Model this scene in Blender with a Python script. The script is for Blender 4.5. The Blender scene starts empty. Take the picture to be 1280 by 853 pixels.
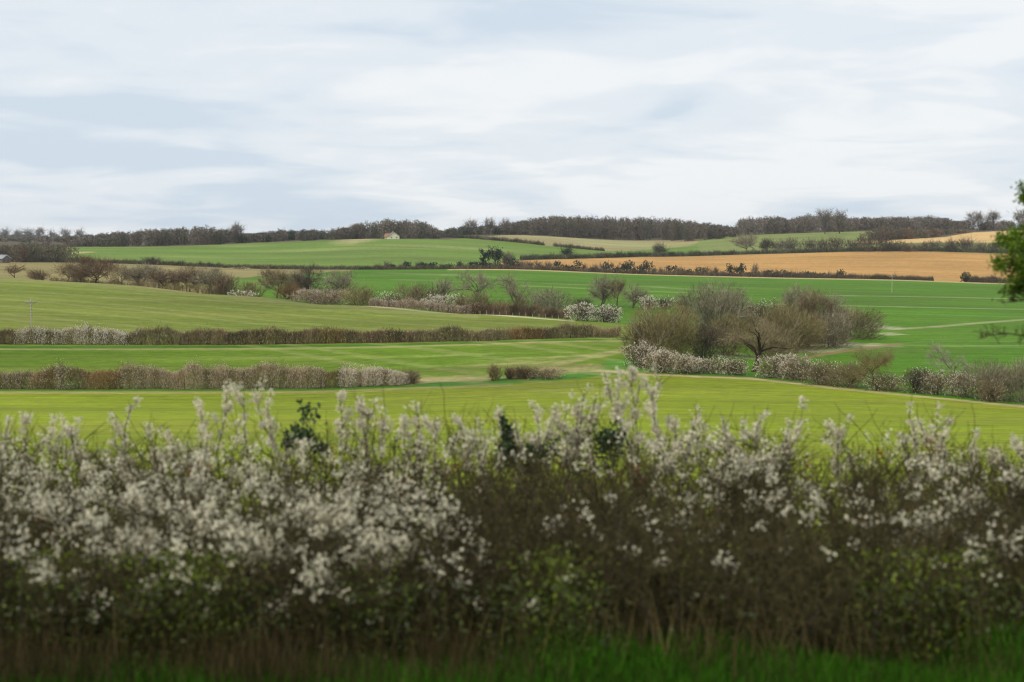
import bpy, math, random
import numpy as np
R = math.radians
C = bpy.context.scene.collection
F = 1778.0; V0 = 290.0                      # focal length in px of a 1280 px wide frame, horizon row
PITCH = math.atan((426.5 - V0) / F)
cp, sp_ = math.cos(PITCH), math.sin(PITCH)

# ------------------------------------------------------------------ camera geometry helpers
def ray(u, v):
    a = np.asarray(u, float) - 640; b = 426.5 - np.asarray(v, float)
    dy = F * cp + b * sp_; dz = -F * sp_ + b * cp
    return a / dy, dz / dy                  # X/D and Z/D
def zrow(u, v, D): return ray(u, v)[1] * D
def project(X, Y, Z):
    f = Y * cp - Z * sp_; up = Y * sp_ + Z * cp
    return 640 + F * X / f, 426.5 - F * up / f

# ------------------------------------------------------------------ terrain heights
NEAR = [(-40, -1.2), (0, -1.7), (4, -2.25), (10, -3.05), (16, -4.25), (40, -7.6), (80, -12.3), (130, -17.2)]
COLS = {
 0:    [('r',190,489),('r',240,433),('r',300,392),('r',360,366),('r',420,347),('r',450,348.5),('r',500,343),('r',610,330),('r',700,327),('r',850,313),('r',930,309),('r',1300,302),('r',1800,299),('r',3500,296),('r',9000,294)],
 160:  [('r',190,489),('r',240,433),('r',300,396),('r',350,374),('r',400,357),('r',430,361),('r',480,354),('r',560,342),('r',700,330),('r',850,315),('r',930,309),('r',1300,303),('r',1800,299),('r',3500,296),('r',9000,294)],
 320:  [('r',190,488.5),('r',240,432.5),('r',290,404),('r',330,385),('r',370,371.5),('r',400,375),('r',450,367),('r',520,356),('r',700,336),('r',850,317),('r',1000,304),('r',1100,301),('r',1800,297),('r',3500,292),('r',9000,291)],
 480:  [('r',190,484),('r',240,430.5),('r',270,413),('r',305,397),('r',340,384),('r',365,388),('r',420,374),('r',520,356),('r',700,337.5),('r',850,314),('r',1000,299),('r',1080,298),('r',1800,297),('r',3500,292),('r',9000,291)],
 640:  [('r',190,477),('r',240,427),('r',265,413),('r',290,403),('r',315,395),('r',340,396),('r',400,379),('r',520,355),('r',700,337),('r',900,314),('r',1000,304),('r',1150,294),('r',1250,293),('r',1800,295),('r',3500,292),('r',9000,291)],
 800:  [('r',190,473),('r',240,428),('r',265,415),('r',292,406),('r',320,402),('r',360,391),('r',420,376),('r',520,360),('r',700,343),('r',900,321),('r',1050,310),('r',1180,301),('r',1300,298),('r',1800,297),('r',3500,292),('r',9000,291)],
 960:  [('r',190,477),('r',240,442),('r',300,412),('r',360,392),('r',420,378),('r',520,363),('r',700,347),('r',900,317.5),('r',1050,302),('r',1200,293),('r',1300,290),('r',1800,294),('r',3500,292),('r',9000,291)],
 1120: [('r',180,487),('r',240,443),('r',300,414),('r',360,394),('r',420,381),('r',520,366),('r',700,350),('r',900,314),('r',1050,300),('r',1200,288.5),('r',1300,286),('r',1800,292),('r',3500,292),('r',9000,291)],
 1280: [('r',165,508),('r',240,445),('r',300,416),('r',360,397),('r',420,384),('r',520,370),('r',700,355),('r',900,317),('r',1000,303),('r',1120,289),('r',1300,286),('r',1800,292),('r',3500,292),('r',9000,291)],
}
def pchip(xk, yk, x):
    xk = np.array(xk, float); yk = np.array(yk, float)
    h = np.diff(xk); d = np.diff(yk) / h
    m = np.zeros(len(xk)); m[0] = d[0]; m[-1] = d[-1]
    for i in range(1, len(xk) - 1):
        if d[i-1] * d[i] > 0:
            w1 = 2*h[i] + h[i-1]; w2 = h[i] + 2*h[i-1]
            m[i] = (w1 + w2) / (w1 / d[i-1] + w2 / d[i])
    i = np.clip(np.searchsorted(xk, x) - 1, 0, len(xk) - 2)
    t = (x - xk[i]) / h[i]
    return ((2*t**3 - 3*t**2 + 1) * yk[i] + (t**3 - 2*t**2 + t) * h[i] * m[i]
            + (-2*t**3 + 3*t**2) * yk[i+1] + (t**3 - t**2) * h[i] * m[i+1])
DS = np.concatenate([np.arange(-40, 0, 4.0), np.arange(0, 20, .5), np.arange(20, 60, 2.), np.arange(60, 150, 2.), np.arange(150, 460, 1.0),
                     np.arange(460, 640, 2.0), np.arange(640, 1320, 3.0), np.arange(1320, 2600, 40.0), np.arange(2600, 4001, 200.0)])
UK = sorted(COLS)
ZK = np.array([pchip([n[0] for n in NEAR] + [c[1] for c in COLS[u]],
                     [n[1] for n in NEAR] + [float(zrow(u, c[2], c[1])) for c in COLS[u]], DS) for u in UK])   # (9, nD)
def zterr(X, Y):
    X = np.asarray(X, float); Y = np.asarray(Y, float)
    U = 640 + F * X / np.maximum(Y, 30.0)
    g = np.clip(U / 160.0, 0, 7.9999); i = g.astype(int); t = g - i
    def col(k):
        k = np.clip(k, 0, 8)
        j = np.clip(np.searchsorted(DS, Y, side='right') - 1, 0, len(DS) - 2)
        w = np.clip((Y - DS[j]) / (DS[j+1] - DS[j]), 0, 1)
        return ZK[k, j] * (1 - w) + ZK[k, j+1] * w
    a, b, c, d = col(i-1), col(i), col(i+1), col(i+2)
    return .5 * (2*b + (c-a)*t + (2*a - 5*b + 4*c - d)*t*t + (3*b - a - 3*c + d)*t**3)
DR = np.concatenate([np.arange(20, 1400, 1.0)])
def dor(u, v, dmin=20, dmax=1400):            # distance at which the ray through (u,v) first meets the ground
    kx, kz = ray(u, v)
    d = DR[(DR >= dmin) & (DR <= dmax)]
    hit = np.nonzero(zterr(kx * d, d) >= kz * d)[0]
    return float(d[hit[0]]) if len(hit) else float(dmax)
def at(u, D): 
    X = (u - 640) / F * D
    return np.array([X, D, float(zterr(X, D))])

# ------------------------------------------------------------------ mesh helpers
def nrm(a): return a / np.maximum(np.linalg.norm(a, axis=-1, keepdims=True), 1e-9)
class MB:
    def __init__(s): s.v = []; s.f = {}; s.c = []; s.n = 0
    def add(s, V, Fc, col):                    # V (n,3), Fc (m,k) local, col (3,) or (n,3)
        V = np.asarray(V, float).reshape(-1, 3); Fc = np.asarray(Fc, int)
        col = np.broadcast_to(np.asarray(col, float), V.shape)
        s.v.append(V); s.c.append(col); s.f.setdefault(Fc.shape[1], []).append(Fc + s.n); s.n += len(V)
    def blades(s, P, D, L, W, col, rng):       # tapering twig or leaf faces
        n = len(P); D = nrm(D); side = nrm(np.cross(D, rng.normal(size=(n, 3))))
        L = np.broadcast_to(L, n)[:, None]; W = np.broadcast_to(W, n)[:, None]
        V = np.stack([P - side * W * .5, P + side * W * .5, P + D * L], 1)
        c = np.repeat(np.broadcast_to(col, (n, 3)), 3, axis=0)
        s.add(V.reshape(-1, 3), np.arange(3*n).reshape(n, 3), c)
    def leaves(s, P, D, L, W, col, rng):       # diamond faces
        n = len(P); D = nrm(D); side = nrm(np.cross(D, rng.normal(size=(n, 3))))
        L = np.broadcast_to(L, n)[:, None]; W = np.broadcast_to(W, n)[:, None]
        V = np.stack([P, P + D*L*.45 + side*W*.5, P + D*L, P + D*L*.45 - side*W*.5], 1)
        c = np.repeat(np.broadcast_to(col, (n, 3)), 4, axis=0)
        s.add(V.reshape(-1, 3), np.arange(4*n).reshape(n, 4), c)
    def tubes(s, P0, P1, R0, R1, col, k=4):
        n = len(P0)
        if n == 0: return
        D = nrm(P1 - P0); ref = np.where(np.abs(D[:, 2:3]) > .9, [[1., 0, 0]], [[0., 0, 1.]])
        a = nrm(np.cross(D, ref)); b = np.cross(D, a)
        ang = np.arange(k) / k * 2 * math.pi
        ring = a[:, None, :] * np.cos(ang)[None, :, None] + b[:, None, :] * np.sin(ang)[None, :, None]
        R0 = np.broadcast_to(R0, n)[:, None, None]; R1 = np.broadcast_to(R1, n)[:, None, None]
        V = np.concatenate([P0[:, None] + ring * R0, P1[:, None] + ring * R1], 1)
        i = np.arange(k); j = (i + 1) % k
        q = np.stack([i, j, j + k, i + k], 1)
        Fc = (q[None] + (np.arange(n) * 2 * k)[:, None, None]).reshape(-1, 4)
        s.add(V.reshape(-1, 3), Fc, np.repeat(np.broadcast_to(col, (n, 3)), 2*k, axis=0))
    def shift(s, d):
        s.v = [v + d for v in s.v]; return s
    def box(s, x0, x1, y0, y1, z0, z1, col):
        V = [(x, y, z) for z in (z0, z1) for y in (y0, y1) for x in (x0, x1)]
        s.add(V, [(0,2,3,1),(4,5,7,6),(0,1,5,4),(2,6,7,3),(0,4,6,2),(1,3,7,5)], col)
    def mesh(s, name):
        me = bpy.data.meshes.new(name)
        V = np.concatenate(s.v).astype(np.float32); c = np.concatenate(s.c)
        me.vertices.add(len(V)); me.vertices.foreach_set('co', V.ravel())
        loops, starts, tot = [], [], 0
        for k, fs in s.f.items():
            f = np.concatenate(fs); loops.append(f.ravel()); starts.append(tot + np.arange(len(f)) * k); tot += f.size
        loops = np.concatenate(loops); starts = np.concatenate(starts)
        me.loops.add(len(loops)); me.loops.foreach_set('vertex_index', loops.astype(np.int32))
        me.polygons.add(len(starts)); me.polygons.foreach_set('loop_start', starts.astype(np.int32))
        me.update(calc_edges=True)
        at_ = me.attributes.new('tint', 'FLOAT_COLOR', 'POINT')
        at_.data.foreach_set('color', np.concatenate([c, np.ones((len(c), 1))], 1).astype(np.float32).ravel())
        return me
    def obj(s, name, mat, parent=None):
        if s.n == 0: return None
        me = s.mesh(name); me.materials.append(mat)
        o = bpy.data.objects.new(name, me); C.objects.link(o)
        if parent: o.parent = parent
        return o
def tag(o, label=None, cat=None, group=None, kind=None):
    if label: o['label'] = label
    if cat: o['category'] = cat
    if group: o['group'] = group
    if kind: o['kind'] = kind
    return o
def thing(name, loc, label, cat, group=None):
    o = bpy.data.objects.new(name, None); C.objects.link(o); o.location = loc; o.empty_display_size = .3
    return tag(o, label, cat, group)

# ------------------------------------------------------------------ materials
def mat_new(name):
    m = bpy.data.materials.new(name); m.use_nodes = True; n = m.node_tree; n.nodes.clear()
    out = n.nodes.new('ShaderNodeOutputMaterial'); return m, n, out
def tint_mat(name, rough=.85, trans=0., bump=0., noise=0.25, nscale=3.0, spec=.2):
    m, n, out = mat_new(name)
    a = n.nodes.new('ShaderNodeAttribute'); a.attribute_name = 'tint'
    tc = n.nodes.new('ShaderNodeTexCoord'); nz = n.nodes.new('ShaderNodeTexNoise')
    nz.inputs['Scale'].default_value = nscale; nz.inputs['Detail'].default_value = 3
    n.links.new(tc.outputs['Object'], nz.inputs['Vector'])
    mr = n.nodes.new('ShaderNodeMapRange'); mr.inputs[1].default_value = .3; mr.inputs[2].default_value = .7
    mr.inputs[3].default_value = 1 - noise; mr.inputs[4].default_value = 1 + noise
    n.links.new(nz.outputs['Fac'], mr.inputs[0])
    mx = n.nodes.new('ShaderNodeVectorMath'); mx.operation = 'SCALE'
    n.links.new(a.outputs['Color'], mx.inputs[0]); n.links.new(mr.outputs[0], mx.inputs['Scale'])
    b = n.nodes.new('ShaderNodeBsdfPrincipled'); b.inputs['Roughness'].default_value = rough
    b.inputs['Specular IOR Level'].default_value = spec
    n.links.new(mx.outputs[0], b.inputs['Base Color'])
    if trans > 0:
        t = n.nodes.new('ShaderNodeBsdfTranslucent'); n.links.new(mx.outputs[0], t.inputs['Color'])
        mi = n.nodes.new('ShaderNodeMixShader'); mi.inputs[0].default_value = trans
        n.links.new(b.outputs[0], mi.inputs[1]); n.links.new(t.outputs[0], mi.inputs[2]); n.links.new(mi.outputs[0], out.inputs[0])
    else: n.links.new(b.outputs[0], out.inputs[0])
    return m
M_BARK = tint_mat('bark', .9, noise=.35, nscale=6, spec=.1)
M_TWIG = tint_mat('twigs', .9, noise=.22, nscale=.6, spec=.1)
M_PETAL = tint_mat('petals', .7, trans=.42, noise=.06, nscale=2)
M_LEAF = tint_mat('leaves', .5, trans=.3, noise=.25, nscale=2, spec=.35)
M_PLAIN = tint_mat('plain_paint', .7, noise=.08, nscale=2)

def field_mat():
    m, n, out = mat_new('field_surface')
    L = n.links.new
    a = n.nodes.new('ShaderNodeAttribute'); a.attribute_name = 'tint'
    g = n.nodes.new('ShaderNodeNewGeometry')
    def noise(sx, sy, detail=4, rough=.6, off=0, rot=0.):
        mp = n.nodes.new('ShaderNodeMapping'); mp.inputs['Scale'].default_value = (sx, sy, .02); mp.inputs['Location'].default_value = (off, off, 0)
        mp.inputs['Rotation'].default_value = (0, 0, rot)
        L(g.outputs['Position'], mp.inputs[0]); z = n.nodes.new('ShaderNodeTexNoise'); z.inputs['Scale'].default_value = 1
        z.inputs['Detail'].default_value = detail; z.inputs['Roughness'].default_value = rough; L(mp.outputs[0], z.inputs['Vector']); return z.outputs['Fac']
    def rng_(x, lo, hi, a0=.3, a1=.7):
        r = n.nodes.new('ShaderNodeMapRange'); r.inputs[1].default_value = a0; r.inputs[2].default_value = a1; r.inputs[3].default_value = lo; r.inputs[4].default_value = hi
        L(x, r.inputs[0]); return r.outputs[0]
    def mul(x, y):
        k = n.nodes.new('ShaderNodeMath'); k.operation = 'MULTIPLY'; L(x, k.inputs[0]); L(y, k.inputs[1]); return k.outputs[0]
    broad = rng_(noise(.012, .03), .78, 1.22)
    streak = rng_(noise(.014, .30, 6, .7, 7), .76, 1.24)
    fine = rng_(noise(.45, .8, 5, .8, 3), .66, 1.34)
    rows = rng_(noise(.010, .62, 3, .6, 17, .03), .91, 1.09)
    tot = mul(mul(mul(broad, streak), fine), rows)
    sc = n.nodes.new('ShaderNodeVectorMath'); sc.operation = 'SCALE'; L(a.outputs['Color'], sc.inputs[0]); L(tot, sc.inputs['Scale'])
    # dry thin patches where the crop is sparse: soil shows between the drill rows
    mix = n.nodes.new('ShaderNodeMix'); mix.data_type = 'RGBA'; mix.blend_type = 'MIX'
    fac = rng_(noise(.02, .16, 7, .75, 31), 0, .75, .47, .72)
    L(fac, mix.inputs[0]); L(sc.outputs[0], mix.inputs[6])
    dry = n.nodes.new('ShaderNodeVectorMath'); dry.operation = 'MULTIPLY_ADD'; L(sc.outputs[0], dry.inputs[0])
    dry.inputs[1].default_value = (.75, .62, .8); dry.inputs[2].default_value = (.095, .062, .033)
    L(dry.outputs[0], mix.inputs[7])
    b = n.nodes.new('ShaderNodeBsdfPrincipled'); b.inputs['Roughness'].default_value = .9; b.inputs['Specular IOR Level'].default_value = .1
    L(mix.outputs[2], b.inputs['Base Color'])
    bm = n.nodes.new('ShaderNodeBump'); bm.inputs['Strength'].default_value = .5; bm.inputs['Distance'].default_value = .15
    L(noise(1.5, 2.5, 4, .7, 11), bm.inputs['Height']); L(bm.outputs[0], b.inputs['Normal'])
    L(b.outputs[0], out.inputs[0]); return m
M_FIELD = field_mat()

# ------------------------------------------------------------------ fields
def curve(pts, kind='r', dmin=20, dmax=1400):
    U = np.array([p[0] for p in pts], float)
    D = np.array([dor(p[0], p[1], dmin, dmax) if kind == 'r' else p[1] for p in pts], float)
    return U, D
def ev(c, U): return np.interp(U, c[0], c[1])
B1 = curve([(-200,489.5),(0,489.5),(300,489.5),(430,488),(520,484),(620,480),(700,475),(760,469),(850,470),(940,473),(1050,485),(1150,495),(1280,508),(1500,530)])
B2 = curve([(-200,433),(0,433),(300,433),(450,431.5),(600,428),(775,424.5),(800,424)])
B3 = curve([(-200,420),(0,420),(160,400),(320,370),(480,340),(640,315),(775,292),(800,288)], 'd')
B4 = curve([(-200,700),(1500,700)], 'd')
B5 = curve([(560,337),(600,333),(650,326),(720,324),(800,321.5),(960,318),(1120,314.5),(1280,318),(1500,322)], dmin=690)
B6 = curve([(-200,930),(0,930),(160,930),(320,1000),(480,1010),(560,1020),(640,1150),(800,1180),(960,1200),(1120,1200),(1280,1120),(1500,1120)], 'd')
HB = curve([(470,299),(540,297),(620,301),(680,307),(755,314),(860,308),(875,303)], dmin=720)   # thin hedge between far green and beige
TL = curve([(1040,304),(1080,301.5),(1180,296.5),(1215,291),(1290,288),(1500,288)], dmin=900)
TM = curve([(1040,304.5),(1500,304.5)], dmin=900)
PAL = dict(lime=(.225,.29,.010), mid=(.112,.195,.008), dome=(.165,.215,.024), green=(.074,.190,.003), tan=(.48,.275,.085),
           fargreen=(.140,.235,.032), beige=(.34,.29,.13), rough=(.28,.24,.09), pale=(.20,.25,.065), wood=(.10,.085,.05), verge=(.05,.11,.012),
           track=(.46,.38,.19), stubble=(.40,.33,.15), soil=(.27,.17,.09), flower=(.43,.42,.25), near=(.03,.06,.008))
PAL = {k: tuple(c * .86 for c in v) for k, v in PAL.items()}
FIELDS = ['verge','lime','mid','dome','green','tan','fargreen','beige','rough','pale','wood','orange']
FLAB = {'verge':'rough green grass verge in front of the near hedge','lime':'yellow green field sloping down behind the near hedge',
 'mid':'green field between the two left hedges','dome':'dull green domed field on the left with pole','green':'bright green flat field in the valley right and centre',
 'tan':'orange tan ploughed field beyond the row of dark shrubs','fargreen':'distant green field rising to the left wood','beige':'distant beige field below the central wood',
 'rough':'dull straw coloured grass behind the left tree line','pale':'pale green slope below the right hand wood','wood':'brown floor under the woods on the ridge','orange':'small orange tan field high on the right'}
def classify(X, Y):
    U = 640 + F * X / np.maximum(Y, 30.)
    f = np.full(X.shape, 10)
    f[Y < 5000] = 10
    d6, d4, d5, d3, d2, d1 = ev(B6, U), ev(B4, U), ev(B5, U), ev(B3, U), ev(B2, U), ev(B1, U)
    m = Y < d6; f[m] = 6
    f[m & (U > 640)] = 9
    hb = ev(HB, U)
    f[m & (U > 470) & (U < 872) & (Y > hb)] = 7
    f[m & (U > 640) & (U < 872) & (Y <= hb)] = 6
    f[m & (U > 1060) & (Y > ev(TM, U)) & (Y < ev(TL, U))] = 11
    f[m & (U > 1092) & (Y >= ev(TL, U))] = 10
    f[(Y < d5) & (U > 575)] = 5
    f[Y < d4] = 4
    lw = 330 + 30 * np.sin(Y * .03)
    f[(Y < d4) & (U < 262 + (Y-430)*.22 + 5*np.sin(Y*.15))] = 8
    f[(Y < d4) & (U < 470) & (Y > 585 + np.maximum(U - 300, 0)*.75 + 6*np.sin(U*.2))] = 8
    f[(Y < d3) & (U < 792)] = 3
    f[(Y < d2) & (U < 800)] = 2
    f[(Y < d1)] = 1
    f[Y < 13] = 0
    return f
def fcolors(X, Y, f):
    rng = np.random.default_rng(5)
    U = 640 + F * X / np.maximum(Y, 30.)
    col = np.zeros(X.shape + (3,))
    names = ['near','lime','mid','dome','green','tan','fargreen','beige','rough','pale','wood','tan']
    for i, k in enumerate(names): col[f == i] = PAL[k]
    col[f == 11] = (.55,.37,.15)
    def mixc(w, c):
        w = np.clip(w, 0, 1)[..., None]; col[:] = col * (1 - w) + np.array(c) * w
    def band(cv, off, half, c, amt, u0=-1e9, u1=1e9, soft=.6):
        d = np.abs(Y - (ev(cv, U) + off)); w = np.clip((half * (1 + soft) - d) / (half * soft), 0, 1) * amt
        mixc(w * ((U > u0) & (U < u1)), c)
    def line(pts, half, c, amt, dmin=20):
        P = []
        for (u, v) in pts:
            D = dor(u, v, dmin); P.append(((u-640)/F*D, D))
        for (ax, ay), (bx, by) in zip(P[:-1], P[1:]):
            dx, dy = bx-ax, by-ay; L2 = dx*dx + dy*dy
            t = np.clip(((X-ax)*dx + (Y-ay)*dy) / L2, 0, 1)
            d = np.hypot(X-ax-t*dx, Y-ay-t*dy)
            mixc(np.clip((half*1.5 - d) / (half*.7), 0, 1) * amt, c)
    def spot(u, v, ru, rv, c, amt, dmin=20):        # elliptical soft patch of ground
        D = dor(u, v, dmin); x = (u-640)/F*D; rx = ru/F*D
        D2 = dor(u, v - rv, dmin); ry = max(abs(D2 - D), 2.)
        q = ((X-x)/rx)**2 + ((Y-D)/ry)**2 + .35*np.sin(X*.9+Y*.37)*np.sin(X*.31-Y*.8)
        mixc(np.clip((1.15 - q) * .8, 0, 1) * amt * rng.uniform(.35, 1.25, X.shape), c)
    # lighter straw edges and dark grassy verges along hedges
    band(B1, 3.6, 3.2, (.07,.19,.015), .9, -400, 700)
    band(B1, -2.0, 1.4, PAL['stubble'], .55, -400, 640)
    line([(560,480),(620,477),(700,471),(745,466)], 3.5, (.06,.19,.015), .8)
    line([(510,479),(540,476),(600,475)], 2.2, PAL['stubble'], .75)
    spot(560, 474, 60, 3.5, PAL['stubble'], .7)
    # muddy corner and curving track
    spot(742, 461, 62, 7, PAL['stubble'], .7); spot(700, 464, 60, 4, PAL['stubble'], .6); spot(780, 466, 70, 4, (.34,.27,.14), .5)
    line([(748,464),(800,468.5),(870,471),(940,474),(1000,480),(1050,486),(1100,491),(1150,496),(1280,508.5),(1340,514)], .9, PAL['track'], .9)
    line([(800,464),(860,467.5),(940,470),(1000,475.5),(1050,481),(1100,487),(1160,492),(1280,503)], 1.5, (.05,.16,.014), .75)
    line([(770,461),(775,452),(800,462)], 1.6, (.06,.2,.015), .8)
    line([(700,455),(745,446),(775,440),(790,433)], 1.2, PAL['stubble'], .45)
    line([(690,448),(730,445),(765,440)], .7, PAL['stubble'], .4)
    line([(640,449),(700,447)], .8, PAL['stubble'], .4)
    for q in range(9): line([(560+q*14, 458+q*.7),(640+q*12, 455-q*.8)], .5, PAL['stubble'], .3)
    spot(560, 445, 90, 2.2, (.25,.26,.08), .5); spot(330, 447, 120, 1.6, (.22,.26,.07), .35); spot(640,451,90,2,(.25,.26,.08),.5)
    # second hedge foot: green strip and pale line
    band(B2, -1.2, 1.4, (.045,.15,.012), .9, -400, 790)
    band(B2, -4.2, .6, PAL['stubble'], .75, -400, 790)
    band(B2, -6.2, .5, PAL['stubble'], .25, 250, 790)
    # crest edge of the dome: pale line on the right part
    band(B3, -1.5, 2.0, (.55,.46,.30), .75, 400, 720)
    band(B3, -8, 10, (.26,.24,.10), .35, -400, 600)
    for q in range(7): band(B3, -30 - 17*q - 3*(q%3), 1.6, (.26,.27,.09), .35, -400, 780)
    # drill rows and tramlines in the bright field
    for (pts, h, a) in [([(1000,369),(1060,370),(1280,373.5)], 2.6, .5), ([(960,380.5),(1130,384),(1290,387)], 2.2, .45), ([(690,355),(820,359),(900,364)], 3.0, .35),
                        ([(660,358),(760,362),(850,366)], 3., .3), ([(1118,412),(1170,409),(1215,405),(1290,399)], 1.4, .55), ([(480,341),(560,344),(640,349)], 5., .2),
                        ([(500,350),(600,353)], 4., .2), ([(1080,392),(1290,396)], 1.6, .2), ([(1100,446),(1180,437),(1280,432)], .8, .25), ([(1180,450),(1280,446)], .8, .3), ([(1080,432),(1150,428),(1290,427)], .8, .15)]:
        line(pts, h, (.33,.34,.17), a, 260)
    spot(1075, 405, 40, 6, (.30,.32,.19), .5); spot(1100, 410, 38, 3, PAL['flower'], .9); spot(1112, 418, 24, 2.4, PAL['flower'], 1.0); spot(1180,455,28,3,(.2,.26,.1),.4)
    spot(1060, 432, 62, 4.2, PAL['flower'], 1.0); spot(1010, 438, 55, 3.5, PAL['flower'], .95); spot(930, 446, 50, 4, PAL['flower'], .5); spot(985, 446, 42, 3, (.2,.27,.12), .5)
    line([(1000,449),(1040,442),(1090,435),(1125,431)], .9, PAL['soil'], .8)
    spot(1060, 462, 30, 3, (.06,.21,.012), .6)
    band(B4, -6, 5, (.50,.40,.20), .75, 560, 1500)
    band(B4, 8, 5, PAL['wood'], .6, -400, 470)
    band(B5, 8, 6, PAL['wood'], .5, 600, 1500)
    spot(420, 312, 120, 2, (.33,.30,.13), .4, 720); spot(560, 309, 100, 2.2, (.36,.33,.15), .45, 720); spot(470,320,140,1.6,(.25,.28,.1),.4,720); spot(250,322,90,1.3,(.27,.28,.1),.35,720)
    spot(445, 300.5, 30, 1.6, (.6,.45,.26), .6, 800); spot(300,308,50,1,(.35,.32,.16),.5,720); spot(102,316,14,1.6,(.7,.5,.33),.8,720); spot(130,326,18,3,(.45,.33,.16),.7,600)
    spot(740, 302, 110, 3.5, (.30,.33,.14), .5, 800); spot(820,309,70,2.5,(.22,.33,.08),.6,800)
    spot(385,352,40,7,(.1,.2,.03),.7,480); spot(300,356,60,8,(.17,.24,.05),.6,440); spot(380,346,30,2,(.08,.24,.02),.8,500)
    spot(230, 352, 40, 5, (.13,.22,.04), .7, 430)
    return col
def make_terrain():
    S = np.linspace(-.72, .72, 720)
    Xg = S[None, :] * (np.maximum(DS, 0)[:, None] + 18); Yg = np.repeat(DS[:, None], len(S), 1)
    Zg = zterr(Xg, Yg)
    Xg[0:11] = S[None, :] * 22
    Zg = zterr(Xg, Yg)
    rng = np.random.default_rng(1)
    fv = classify(Xg, Yg); col = fcolors(Xg, Yg, fv)
    xc = (Xg[:-1, :-1] + Xg[1:, 1:]) / 2; yc = (Yg[:-1, :-1] + Yg[1:, 1:]) / 2
    fc = classify(xc, yc)
    nD, nS = Xg.shape
    idx = np.arange(nD * nS).reshape(nD, nS)
    quads = np.stack([idx[:-1, :-1], idx[:-1, 1:], idx[1:, 1:], idx[1:, :-1]], -1)
    V = np.stack([Xg, Yg, Zg], -1).reshape(-1, 3); Cc = col.reshape(-1, 3)
    for i, nm in enumerate(FIELDS):
        q = quads[fc == i]
        if not len(q): continue
        used, inv = np.unique(q, return_inverse=True)
        mb = MB(); mb.add(V[used], inv.reshape(-1, 4), Cc[used])
        o = mb.obj({'verge': 'ground', 'wood': 'hills'}.get(nm, 'field'), M_FIELD); tag(o, FLAB[nm], kind='structure')
        o.data.polygons.foreach_set('use_smooth', [True] * len(o.data.polygons))
make_terrain()

# ------------------------------------------------------------------ plants
K = dict(brown=((.115,.088,.045),(.32,.255,.145)), red=((.105,.07,.043),(.22,.148,.09)), grey=((.14,.12,.075),(.37,.325,.22)), dark=((.065,.052,.036),(.15,.12,.08)),
         olive=((.13,.105,.045),(.30,.24,.11)), tan=((.22,.15,.09),(.42,.32,.21)), orange=((.16,.09,.038),(.32,.20,.09)), ever=((.014,.026,.012),(.045,.07,.03)),
         pale=((.2,.17,.13),(.36,.31,.25)), wood=((.075,.062,.045),(.18,.145,.105)), woodg=((.06,.06,.038),(.13,.125,.075)), haz=((.12,.10,.08),(.25,.21,.165)), green=((.05,.09,.02),(.10,.17,.04)))
BL = np.array((.88,.80,.66)); BT = np.array((.60,.48,.35))
def lerpc(k, rng, n, bias=1.0):
    a, b = np.array(K[k][0]), np.array(K[k][1]); t = rng.random((n, 1)) ** bias
    return a + (b - a) * t
def grow(P, D, L, nseg, wig, up, rng):
    n = len(P); pts = [P]; d = nrm(D); L = np.broadcast_to(L, n)[:, None]
    for i in range(nseg):
        d = nrm(d + rng.normal(size=(n, 3)) * wig + np.array([0, 0, up])); pts.append(pts[-1] + d * L / nseg)
    return np.stack(pts, 1)                     # (n, nseg+1, 3)
def segs(mb, pts, r0, r1, col, k):
    n, m, _ = pts.shape; t = np.linspace(0, 1, m)
    r0 = np.broadcast_to(r0, n); r1 = np.broadcast_to(r1, n)
    for i in range(m - 1):
        mb.tubes(pts[:, i], pts[:, i+1], r0 + (r1 - r0)*t[i], r0 + (r1 - r0)*t[i+1], col if np.ndim(col) == 1 else col, k)
def pick(pts, n, rng, t0=.2, t1=1.0):
    i = rng.integers(0, len(pts), n); m = pts.shape[1] - 1
    t = (t0 + (t1 - t0) * rng.random(n)) * m; j = np.minimum(t.astype(int), m - 1); f = (t - j)[:, None]
    return pts[i, j] * (1-f) + pts[i, j+1] * f, nrm(pts[i, j+1] - pts[i, j])

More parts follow.
